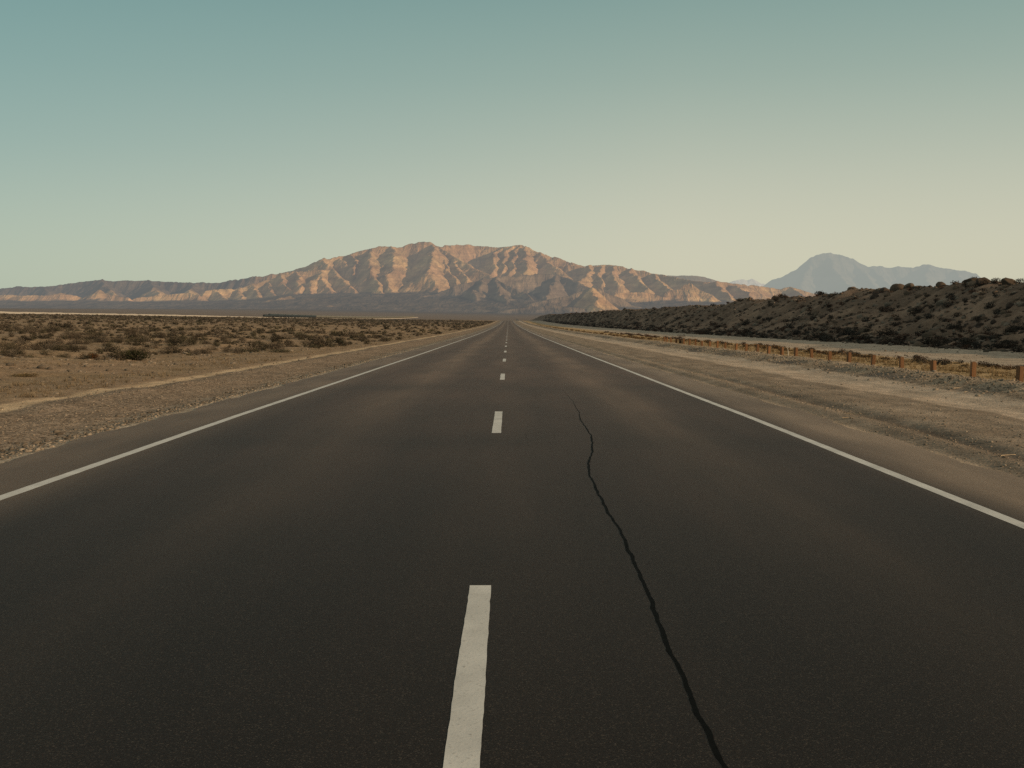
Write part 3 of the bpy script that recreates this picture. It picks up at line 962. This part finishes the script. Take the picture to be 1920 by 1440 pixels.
me = scatter_mesh("scrub", mid, Xc[close], Yc[close], Zc[close], Sc[close], rng.uniform(0, 6.28, len(close)), sz=rng.uniform(.7, 1.1, len(close)), tint=tint[close], seed=15)
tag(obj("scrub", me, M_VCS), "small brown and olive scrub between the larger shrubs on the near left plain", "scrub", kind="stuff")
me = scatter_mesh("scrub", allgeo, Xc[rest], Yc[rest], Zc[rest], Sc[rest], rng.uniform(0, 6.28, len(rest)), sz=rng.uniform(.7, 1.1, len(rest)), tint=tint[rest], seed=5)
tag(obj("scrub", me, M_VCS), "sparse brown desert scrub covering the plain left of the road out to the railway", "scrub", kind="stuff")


def spot(px_, py_):
    """ground point seen at a place in the photo"""
    a, b = ray(px_, py_)
    Y = 8.0
    for _ in range(4000):
        Y += 0.05 + Y * 0.0015
        if H + b * Y <= float(g_z(a * Y, Y)): break
    return a * Y, Y, float(g_z(a * Y, Y))


# the wide dark green bush by the road and the plants near it
for (p, col_, s, lab, sqz) in [((250, 674), (0.040, 0.042, 0.018), (0.85, 0.6, 0.55), "wide dark green creosote-like bush, largest on the left plain", .75),
                               ((172, 672), (0.135, 0.062, 0.020), (0.27, 0.25, 0.26), "small rusty orange-brown bush just left of the wide dark green bush", .8),
                               ((46, 641), (0.050, 0.042, 0.032), (0.42, 0.36, 0.40), "dark rounded bush near the left edge of the photo", .85),
                               ((525, 661), (0.105, 0.095, 0.065), (0.75, 0.5, 0.32), "low spreading grey-green bush beside the left pale track", .6),
                               ((45, 706), (0.17, 0.13, 0.07), (0.45, 0.35, 0.2), "flat yellowish-brown bush low at the left edge of the photo", .5)]:
    x_, y_, z_ = spot(*p)
    o = obj("desert_shrub", geo_mesh("desert_shrub", shrub_geo(1300, int(p[0]), 0.075, sqz, 7, 60, col_)), M_VC, loc=(x_, y_, z_ - 0.03))
    o.scale = s; tag(o, lab, "shrub")

# --- the bank on the right: shrubs and boulders
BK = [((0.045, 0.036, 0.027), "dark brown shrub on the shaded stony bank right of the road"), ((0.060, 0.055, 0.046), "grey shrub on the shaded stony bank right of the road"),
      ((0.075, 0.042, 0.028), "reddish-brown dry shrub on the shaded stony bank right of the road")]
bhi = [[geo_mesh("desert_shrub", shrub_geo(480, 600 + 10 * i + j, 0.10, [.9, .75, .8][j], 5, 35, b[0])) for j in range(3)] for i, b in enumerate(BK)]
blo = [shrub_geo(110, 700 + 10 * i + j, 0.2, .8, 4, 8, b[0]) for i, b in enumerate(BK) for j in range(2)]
RC = [((0.135, 0.102, 0.076), "brown"), ((0.185, 0.155, 0.125), "grey"), ((0.080, 0.062, 0.050), "dark")]
rhi = [[geo_mesh("boulder", rock_geo(800 + 10 * i + j, 3, .75, b[0])) for j in range(4)] for i, b in enumerate(RC)]
rlo = [rock_geo(900 + 10 * i + j, 1, .75, b[0]) for i, b in enumerate(RC) for j in range(3)]


def bank_points(n, near_foot=0.3, on_crest=0.16):
    Y = 42 * np.exp(rng.uniform(0, 1, n) * math.log(760 / 42.0))
    cu = crest_u(Y)
    t = rng.beta(1.0, 1.15, n)
    c = rng.random(n)
    t = np.where(c < on_crest, rng.normal(.985, .025, n), t)
    t = np.where((c > on_crest) & (c < on_crest + near_foot), rng.uniform(-.06, .22, n), t)
    u = BERM_U + t * (cu - BERM_U)
    return u, Y, t


def bank_set(n, smin, smax, medn, kind):
    u, Y, t = bank_points(n, 0.34 if kind == "shrub" else 0.10, 0.07 if kind == "shrub" else 0.22)
    S = np.clip(rng.lognormal(math.log(medn), 0.5, n), smin, smax) * (1 + 0.35 * sstep(110, 420, Y))
    Z = g_z(u, Y) - (0.06 if kind == "shrub" else 0.18) * S
    p, q = px_of(u, Y, Z)
    sc = np.where((p > 900) & (p < 1960), S / Y, 0)
    return u, Y, Z, S, t, np.argsort(-sc)


u_, Y_, Z_, S_, t_, od = bank_set(2900, .12, .75, .235, "shrub")
for i in od[:110]:
    k = int(rng.choice(3, p=[.5, .32, .18]))
    o = obj("desert_shrub", bhi[k][int(rng.integers(3))], M_VC, loc=(u_[i], Y_[i], Z_[i]))
    s = S_[i]; o.scale = (s * rng.uniform(.9, 1.2), s * rng.uniform(.9, 1.2), s * rng.uniform(.8, 1.15)); o.rotation_euler = (0, 0, rng.uniform(0, 6.28))
    where = "on the crest of" if t_[i] > .93 else ("along the foot of" if t_[i] < .2 else "on")
    tag(o, BK[k][1].replace("on the shaded", where + " the shaded"), "shrub", "shrubs on the stony bank right of the road")
r_ = od[110:]
me = scatter_mesh("scrub", blo, u_[r_], Y_[r_], Z_[r_], S_[r_], rng.uniform(0, 6.28, len(r_)), tint=rng.uniform(.7, 1.3, (len(r_), 1)) * np.ones((1, 3)), seed=6)
tag(obj("scrub", me, M_VCS), "dark scrub covering the far stretch of the stony bank right of the road", "scrub", kind="stuff")

u_, Y_, Z_, S_, t_, od = bank_set(7500, .06, .60, .15, "rock")
for i in od[:230]:
    k = int(rng.choice(3, p=[.45, .3, .25]))
    o = obj("boulder", rhi[k][int(rng.integers(4))], M_VC, loc=(u_[i], Y_[i], Z_[i]))
    s = S_[i]; o.scale = (s * rng.uniform(.85, 1.3), s * rng.uniform(.85, 1.2), s * rng.uniform(.8, 1.2)); o.rotation_euler = (rng.normal(0, .2), rng.normal(0, .2), rng.uniform(0, 6.28))
    where = "standing on the crest of" if t_[i] > .93 else ("lying at the foot of" if t_[i] < .2 else "lying on the slope of")
    tag(o, "angular %s boulder %s the bank right of the road" % (RC[k][1], where), "boulder", "boulders on the stony bank right of the road")
for p_, s in [(1646, .30), (1662, .46), (1684, .58), (1704, .42), (1764, .46), (1823, .42), (1844, .48), (1896, .50), (1600, .40), (1560, .36), (1453, .42), (1395, .5), (1405, .42), (1518, .45)]:
    cu = float(crest_u(95)) - .3; Y = cu / ray(p_, 540)[0]; cu = float(crest_u(Y)) - .3; Y = cu / ray(p_, 540)[0]
    k = int(rng.choice(3, p=[.5, .25, .25]))
    o = obj("boulder", rhi[k][int(rng.integers(4))], M_VC, loc=(cu, Y, float(g_z(cu, Y)) + .12 * s)); s *= 1.3; o.scale = (s * 1.15, s * 1.15, s); o.rotation_euler = (rng.normal(0, .3), rng.normal(0, .3), rng.uniform(0, 6.28))
    tag(o, "large angular %s boulder breaking the skyline along the bank right of the road" % RC[k][1], "boulder", "skyline boulders on the bank right of the road")
r_ = od[230:]
me = scatter_mesh("rubble", rlo, u_[r_], Y_[r_], Z_[r_], S_[r_], rng.uniform(0, 6.28, len(r_)), tint=rng.uniform(.7, 1.3, (len(r_), 1)) * np.ones((1, 3)), seed=7)
tag(obj("rubble", me, M_VCS), "loose brown stones strewn over the bank right of the road", "rubble", kind="stuff")

# --- gravel along both verges
def tri_stone(seed):
    V, Fc, c = rock_geo(seed, 1, .7, (1, 1, 1)); return V, Fc, c


stones = [rock_geo(1000 + j, 1, .65, (0.2, 0.17, 0.135)) for j in range(5)]
zones = [(-5.25, 0.14, 2300, .013, 9, 60, 1.5), (-5.45, 0.20, 800, .019, 9, 45, 0.8), (-6.6, 0.7, 4200, .010, 9, 32, 1.35), (5.2, 0.35, 1500, .010, 8.5, 40, 1.3), (6.2, .7, 1300, .010, 9, 40, 1.4),
         (9.9, .45, 2600, .022, 16, 75, 1.25), (10.7, .5, 1200, .018, 17, 60, 1.6), (-10.5, 1.6, 1500, .018, 17, 50, 1.1), (-15, 3.0, 700, .05, 28, 70, 1.1), (22, 4.5, 500, .03, 30, 70, .9), (26.2, .8, 900, .09, 44, 160, .55)]
Xs, Ys, Ss, Ts = [], [], [], []
for (c0, sd, n, s0, ya, yb, tn) in zones:
    Xs.append(rng.normal(c0, sd, n)); Ys.append(ya * np.exp(rng.random(n) * math.log(yb / ya))); Ss.append(np.clip(rng.lognormal(math.log(s0), .5, n), .005, s0 * 3.2))
    Ts.append(tn * rng.uniform(.55, 1.4, n))
Xs, Ys, Ss, Ts = map(np.concatenate, (Xs, Ys, Ss, Ts))
okk = (Xs < -5.06) | (Xs > 4.66)
Xs, Ys, Ss, Ts = Xs[okk], Ys[okk], Ss[okk], Ts[okk]
me = scatter_mesh("gravel", stones, Xs, Ys, g_z(Xs, Ys) + Ss * 0.15, Ss, rng.uniform(0, 6.28, len(Xs)), tint=Ts[:, None] * np.ones((1, 3)), seed=8)
tag(obj("gravel", me, M_VCS), "loose grey and tan gravel along both verges of the road", "gravel", kind="stuff")


# --- dry grass
def grass_geo(seed, n=16, colr=(0.36, 0.268, 0.15), h=1.0):
    r = np.random.default_rng(seed)
    a = r.uniform(0, 6.28, n); lean = r.uniform(.1, .75, n); L_ = h * r.uniform(.5, 1.1, n)
    b = np.stack([r.normal(0, .18, n), r.normal(0, .18, n), np.zeros(n)], -1)
    tip = b + np.stack([np.cos(a) * lean * L_, np.sin(a) * lean * L_, L_ * np.sqrt(1 - lean ** 2 * .8)], -1)
    s = np.stack([-np.sin(a), np.cos(a), np.zeros(n)], -1) * .035
    V = np.stack([b - s, b + s, tip], 1).reshape(-1, 3)
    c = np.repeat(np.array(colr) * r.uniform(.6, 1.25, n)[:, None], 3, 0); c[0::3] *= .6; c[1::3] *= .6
    return V, np.arange(3 * n).reshape(-1, 3), c


gg_ = [grass_geo(1100 + j, 18) for j in range(4)] + [grass_geo(1110 + j, 18, (0.20, 0.14, 0.07)) for j in range(2)]
def grass(name, lab, X, Y, S):
    me = scatter_mesh("dry_grass", gg_, X, Y, g_z(X, Y) - .01, S, rng.uniform(0, 6.28, len(X)), tint=rng.uniform(.75, 1.25, (len(X), 1)) * np.ones((1, 3)), seed=len(X))
    tag(obj("dry_grass", me, M_VCS), lab, "dry grass", kind="stuff")


n = 5200
Yg_ = 19 * np.exp(rng.random(n) * math.log(110 / 19.)); Xg_ = np.where(rng.random(n) < .6, rng.normal(12.5, .75, n), rng.uniform(11.6, 15.6, n)) 
okk = (Xg_ > 11.55) & (Xg_ < 16.0)
grass("dry_grass", "golden dry grass behind the row of wooden posts", Xg_[okk], Yg_[okk], rng.uniform(.05, .13, okk.sum()) * np.where(Xg_[okk] < 12.4, .6, 1.1))
n = 3600
Yg_ = 15 * np.exp(rng.random(n) * math.log(140 / 15.)); Xg_ = -(8.6 + np.abs(rng.normal(0, 6.0, n)))
okk = fbm(Xg_ / 3.5, Yg_ / 3.5, 2, 445) > -0.05
gg_ = [grass_geo(1120 + j, 18, (0.27, 0.215, 0.145)) for j in range(4)]
grass("dry_grass", "thin straw-coloured dry grass on the sand beside the left pale track", Xg_[okk], Yg_[okk], rng.uniform(.05, .15, okk.sum()))

# shrubs along the grass strip and in front of the gravel road
SL = "small dark dry shrub in the grass strip behind the wooden posts"
n = 170
Yb_ = 24 * np.exp(rng.random(n) * math.log(170 / 24.)); Xb_ = rng.normal(15.0, .6, n); sb_ = rng.uniform(.10, .27, n)
od = np.argsort(-sb_ / Yb_)
for i in od[:28]:
    k = int(rng.choice([0, 1, 2]))
    o = obj("desert_shrub", bhi[k][int(rng.integers(3))], M_VC, loc=(Xb_[i], Yb_[i], float(g_z(Xb_[i], Yb_[i])) - .02))
    s = sb_[i]; o.scale = (s * 1.2, s * 1.2, s * rng.uniform(.7, 1.1)); o.rotation_euler = (0, 0, rng.uniform(0, 6.28))
    tag(o, SL, "shrub", "small shrubs in the grass strip behind the posts")
r_ = od[28:]
me = scatter_mesh("scrub", blo, Xb_[r_], Yb_[r_], g_z(Xb_[r_], Yb_[r_]) - .02, sb_[r_] * 1.15, rng.uniform(0, 6.28, len(r_)), seed=14)
tag(obj("scrub", me, M_VCS), "tiny dark scrub along the far part of the grass strip on the right", "scrub", kind="stuff")
n = 260
Yb_ = 40 * np.exp(rng.random(n) * math.log(420 / 40.)); Xb_ = rng.normal(11.8, .5, n)
Xb_ = np.where(Yb_ < 85, 14.5 + .5 * rng.normal(0, 1, n), Xb_)
me = scatter_mesh("scrub", [shrub_geo(60, 1200 + j, .24, .7, 3, 0, (.15, .10, .05)) for j in range(3)], Xb_, Yb_, g_z(Xb_, Yb_) - .02, rng.uniform(.12, .32, n), rng.uniform(0, 6.28, n), seed=4)
tag(obj("scrub", me, M_VCS), "low tan scrub between the smooth track and the gravel road on the right", "scrub", kind="stuff")


# --- wooden posts
def post_mesh(seed):
    import bmesh
    r = np.random.default_rng(seed)
    bm = bmesh.new(); bmesh.ops.create_cube(bm, size=1.0)
    for v in bm.verts:
        v.co.x *= .115; v.co.y *= .14; v.co.z = (v.co.z + .5) * .50 - .12
        if v.co.z > 0: v.co.z += r.uniform(-.012, .012); v.co.x *= r.uniform(.93, 1.0)
    bmesh.ops.bevel(bm, geom=bm.edges[:], offset=.010, segments=2, affect='EDGES')
    me = bpy.data.meshes.new("wooden_post"); bm.to_mesh(me); bm.free(); me.materials.append(M_WOOD); return me


pm = [post_mesh(1300 + j) for j in range(4)]
bases = [1913, 1825, 1751, 1691, 1637, 1592, 1556, 1522, 1492, 1466, 1441, 1420, 1399, 1380, 1360, 1344.7, 1330, 1316, 1304, 1292.6, 1281.6, 1268, 1257.8, 1250, 1246]
ordn = ["nearest, at the right edge of the photo", "second", "third", "fourth", "fifth", "sixth", "seventh", "eighth", "ninth", "tenth", "eleventh", "twelfth", "thirteenth", "fourteenth", "fifteenth",
        "sixteenth", "seventeenth", "eighteenth", "nineteenth", "twentieth", "twenty-first", "twenty-second", "twenty-third", "last but one", "farthest, last"]
for k, p in enumerate(bases):
    X = 11.62 + rng.normal(0, .03); a = ray(p, 660)[0]; Y = X / a
    o = obj("wooden_post", pm[k % 4], None, loc=(X, Y, float(g_z(X, Y)) - .01))
    o.rotation_euler = (rng.normal(0, .03), rng.normal(0, .035), rng.normal(0, .12)); o.scale = (1, 1, rng.uniform(.92, 1.1))
    lab = "short square brown wooden post, %s" % ordn[k] if k in (0,) else ("short square brown wooden post, %s from the right edge of the photo" % ordn[k] if k < 23 else "short square brown wooden post, %s in the row from the right" % ordn[k])
    tag(o, lab, "post", "short wooden posts in a row right of the road")

# thin white stake, dead upright bush and pale sticks
def stick_mesh(name, r0, L_, mat, bend=.05, n=6):
    import bmesh
    V = []; Fq = []
    for i in range(n + 1):
        t = i / n; rr = r0 * (1 - .4 * t)
        for j in range(6):
            a = j * math.pi / 3; V.append((rr * math.cos(a) + bend * math.sin(t * 3), rr * math.sin(a), t * L_))
    for i in range(n):
        for j in range(6):
            Fq.append((i * 6 + j, i * 6 + (j + 1) % 6, (i + 1) * 6 + (j + 1) % 6, (i + 1) * 6 + j))
    me = mesh_np(name, np.array(V), [np.array(Fq), np.array([[n * 6, n * 6 + 1, n * 6 + 2], [n * 6, n * 6 + 2, n * 6 + 3], [n * 6, n * 6 + 3, n * 6 + 4], [n * 6, n * 6 + 4, n * 6 + 5]])])
    me.materials.append(mat); return me


M_WHITE = mat_simple("faded white stake", (0.5, 0.48, 0.42), .15, 20)
M_STICK = mat_simple("bleached wood", (0.42, 0.34, 0.24), .25, 20)
X, Y, Z = 11.75, 11.75 / ray(1478, 660)[0], 0
o = obj("marker_stake", stick_mesh("marker_stake", .022, .36, M_WHITE, .02), None, loc=(X, Y, float(g_z(X, Y)) - .02)); o.rotation_euler = (0, -.12, .4)
tag(o, "thin white leaning stake standing between two brown wooden posts", "stake")
X, Y = 11.9, 11.9 / ray(1276, 645)[0]
o = obj("desert_shrub", geo_mesh("desert_shrub", shrub_geo(300, 77, .12, 1.3, 4, 60, (.06, .042, .03), .5, True)), M_VC, loc=(X, Y, float(g_z(X, Y)))); o.scale = (.42, .42, .5)
tag(o, "tall dark dead bush standing among the farthest wooden posts", "shrub")
sm_ = stick_mesh("stick", .018, .55, M_STICK, .05)
for p, rz, s, lab in [((1789, 730), .4, .6, "pale stick on the smooth track near the right edge of the photo"), ((1808, 738), .9, .4, "shorter pale stick just below another on the smooth right track"),
                      ((1587, 778), -.6, .4, "thin pale stick on the right verge beside the dark rill"), ((1579, 786), -.3, .4, "thin pale stick lying at the right pavement edge"),
                      ((1876, 858), .2, .32, "thin pale stick lowest on the right verge"), ((1439, 726), -.7, .55, "pale stick on the right verge below the white stake"),
                      ((1300, 699), -.9, .7, "small pale stick on the right verge, farthest from the viewer")]:
    x_, y_, z_ = spot(*p)
    o = obj("stick", sm_, None, loc=(x_, y_, z_ + .015)); o.rotation_euler = (math.radians(88), 0, rz + math.pi / 2); o.scale = (s, s, s)
    tag(o, lab, "stick", "pale sticks lying on the right verge")

# --- the railway far left
RX = -300.0
ry_ = np.concatenate([np.arange(330, 1600, 8.0), np.arange(1600, 3400, 40.0)])
prof = [(-6.5, -0.6), (-3.2, 1.15), (-2.6, 1.3), (2.6, 1.3), (3.2, 1.15), (6.5, -0.6)]
zb = g_z(np.full_like(ry_, RX), ry_)
V = np.stack([np.stack([np.full_like(ry_, RX + a), ry_, zb + b], -1) for a, b in prof], 1)
M_BALLAST = mat_simple("pale ballast", (0.56, 0.50, 0.42), .15, .5)
tag(obj("railway_embankment", mesh_np("railway_embankment", V.reshape(-1, 3), [grid_faces(len(ry_), len(prof))]), M_BALLAST), kind="structure")
fm = stick_mesh("fence_post", .07, 1.25, mat_simple("dark fence post wood", (0.07, 0.055, 0.042), .2, 5), 0)
for k in range(86):
    Y = 560 + 9.4 * k
    o = obj("fence_post", fm, None, loc=(RX - 3.0, Y, float(g_z(RX, Y)) + 1.1)); o.rotation_euler = (rng.normal(0, .04), rng.normal(0, .04), 0); o.scale = (1, 1, rng.uniform(.8, 1.2))
    tag(o, "tiny dark fence post along the pale railway bank at far left", "fence post", "fence posts along the railway bank")


def car_meshes(kind):
    import bmesh
    L_, Wd, Ht = 42.0, 3.1, 3.7
    secs = [(-Wd / 2, .0), (-Wd / 2, Ht * .78), (-Wd * .32, Ht), (Wd * .32, Ht), (Wd / 2, Ht * .78), (Wd / 2, .0)]
    V = []; ys = [-L_ / 2, -L_ / 2 + .8, L_ / 2 - .8, L_ / 2]
    for j, yv in enumerate(ys):
        e = .86 if j in (0, 3) else 1.0
        for a, b in secs: V.append((a * e, yv, 1.0 + b * e))
    V = np.array(V); n = 6; Fq = []
    for j in range(3):
        for i in range(n): Fq.append((j * n + i, j * n + (i + 1) % n, (j + 1) * n + (i + 1) % n, (j + 1) * n + i))
    body = mesh_np("body", V, [np.array(Fq), np.array([[5, 4, 1, 0], [4, 3, 2, 1], [18, 19, 22, 23], [19, 20, 21, 22]])])
    rf = np.array([(a, yv, z) for yv in (-L_ / 2 + .9, L_ / 2 - .9) for a, z in [(-Wd * .42, 1.0 + Ht * .9), (-Wd * .30, 1.0 + Ht + .12), (Wd * .30, 1.0 + Ht + .12), (Wd * .42, 1.0 + Ht * .9)]])
    roof = mesh_np("roof", rf, [np.array([[0, 1, 5, 4], [1, 2, 6, 5], [2, 3, 7, 6]]), np.array([[0, 1, 2, 3], [4, 5, 6, 7]])])
    bm = bmesh.new()
    for yv in (-L_ / 2 + 2.2, -L_ / 2 + 4.2, 0 - 1, 1, L_ / 2 - 4.2, L_ / 2 - 2.2):
        r = bmesh.ops.create_cone(bm, cap_ends=True, segments=10, radius1=.5, radius2=.5, depth=2.3)
        for v in r["verts"]: v.co = (v.co.z, v.co.y + yv, v.co.x + .5)
    wh = bpy.data.meshes.new("wheelset"); bm.to_mesh(wh); bm.free()
    bm_, rm_ = {"blue": (M_CB, M_CR), "pale": (M_CP, M_CR), "loco": (M_CB, M_CD)}[kind]
    body.materials.append(bm_); roof.materials.append(rm_); wh.materials.append(M_CD)
    return body, roof, wh


M_CB = mat_simple("dull blue-grey rail car paint", (0.034, 0.05, 0.064), .2, .6)
M_CP = mat_simple("pale grey rail car paint", (0.15, 0.155, 0.145), .2, .6)
M_CR = mat_simple("dusty grey rail car roof", (0.27, 0.28, 0.265), .15, .6)
M_CD = mat_simple("dark rail gear", (0.035, 0.035, 0.035), .2, 2)
sets = {k: car_meshes(k) for k in ("loco", "blue", "pale")}
oc = ["first", "second", "third", "fourth", "fifth", "sixth", "seventh"]
Y = 1262.0
for k in range(44):
    kind = "loco" if k == 0 else ("blue" if k < 8 else "pale")
    ls = .62 if k == 0 else 1.0
    half = 21.0 * ls
    Y += half
    e = obj("locomotive" if k == 0 else "rail_car", None, loc=(RX, Y, float(g_z(RX, Y)) + 1.3)); e.scale = (1, ls, .92 if k else .66)
    for nm, me_ in zip(("body", "roof", "wheelset"), sets[kind]): obj(nm, me_, None, e)
    if k == 0: tag(e, "dark low locomotive at the left end of the far train", "locomotive")
    elif k < 8: tag(e, "long blue-grey rail car with pale roof, %s behind the dark locomotive" % oc[k - 1], "rail car", "cars of the far train")
    else: tag(e, "pale grey rail car in the long tail of the far train", "rail car", "cars of the far train")
    Y += half + (2.4 if k < 8 else 4.5)


# ------------------------------------------------------------------ sky and sun
SUN_EL = math.radians(13.5)
SUN_AZ = math.radians(123.0)          # clockwise from straight ahead
scene = bpy.context.scene
w = bpy.data.worlds.new("World"); scene.world = w; w.use_nodes = True
nt = w.node_tree
for n in list(nt.nodes): nt.nodes.remove(n)
out = nd(nt, "ShaderNodeOutputWorld")
bg = nd(nt, "ShaderNodeBackground")
sky = nd(nt, "ShaderNodeTexSky"); sky.sky_type = 'NISHITA'; sky.sun_disc = False
sky.sun_elevation = SUN_EL; sky.sun_rotation = SUN_AZ; sky.altitude = 800; sky.dust_density = 3.0; sky.air_density = 1.0
tc = nd(nt, "ShaderNodeTexCoord")
sp = nd(nt, "ShaderNodeSeparateXYZ"); nt.links.new(tc.outputs["Generated"], sp.inputs[0])


def lin(c):
    return tuple((v / 255 / 12.92) if v / 255 <= 0.04045 else ((v / 255 + 0.055) / 1.055) ** 2.4 for v in c)


def ramp(stops):
    r = nd(nt, "ShaderNodeValToRGB"); cr = r.color_ramp; cr.interpolation = 'B_SPLINE'
    while len(cr.elements) > 1: cr.elements.remove(cr.elements[-1])
    for k, (deg, c) in enumerate(stops):
        p = (math.sin(math.radians(deg)) + 0.1) / 1.1
        e = cr.elements[0] if k == 0 else cr.elements.new(p)
        e.position = p; e.color = (*lin(c), 1)
    f = maprange(nt, sp.outputs["Z"], -0.1, 1.0, 0.0, 1.0)
    nt.links.new(f, r.inputs[0])
    return r.outputs[0]


warm = ramp([(-5, (150, 130, 105)), (-0.5, (196, 192, 168)), (2, (211, 207, 183)), (5.5, (204, 203, 181)), (9, (185, 192, 174)), (13, (157, 176, 163)), (18, (130, 160, 153)),
             (26, (104, 136, 137)), (42, (158, 150, 132)), (90, (166, 154, 134))])  # unseen upper sky brightened and warmed in both ramps as ambient fill
cool = ramp([(-5, (130, 120, 105)), (-0.5, (172, 183, 166)), (2, (182, 192, 173)), (5.5, (172, 187, 171)), (9, (150, 175, 165)), (13, (134, 166, 159)), (18, (114, 153, 150)),
             (26, (92, 130, 134)), (42, (154, 148, 132)), (90, (166, 154, 134))])
side = maprange(nt, sp.outputs["X"], -0.48, 0.16, 0.0, 1.0)
grade = mixc(nt, side, cool, warm)
skyc = mul(nt, sky.outputs[0], 0.10)
fin = mixc(nt, 0.10, grade, skyc)
nt.links.new(fin, bg.inputs[0]); bg.inputs[1].default_value = 1.0
nt.links.new(bg.outputs[0], out.inputs[0])

sl = bpy.data.lights.new("sun", 'SUN'); sl.energy = 3.2; sl.angle = math.radians(0.6); sl.color = (1.0, 0.68, 0.40)
so = bpy.data.objects.new("sun", sl); C.objects.link(so)
from mathutils import Vector
dirv = Vector((math.sin(SUN_AZ) * math.cos(SUN_EL), math.cos(SUN_AZ) * math.cos(SUN_EL), math.sin(SUN_EL)))
so.rotation_euler = dirv.to_track_quat('Z', 'Y').to_euler()

cam = bpy.data.cameras.new("camera"); cam.lens = 36.0; cam.sensor_width = 36.0; cam.sensor_fit = 'HORIZONTAL'
cam.clip_start = 0.1; cam.clip_end = 120000
co = bpy.data.objects.new("camera", cam); C.objects.link(co)
co.location = (0, 0, H); co.rotation_euler = (math.radians(90) - PITCH, 0, -YAW)
scene.camera = co
scene.view_settings.view_transform = 'Standard'; scene.view_settings.look = 'None'
scene.view_settings.exposure = 0; scene.view_settings.gamma = 1
scene.cycles.use_denoising = False
scene.cycles.max_bounces = 4
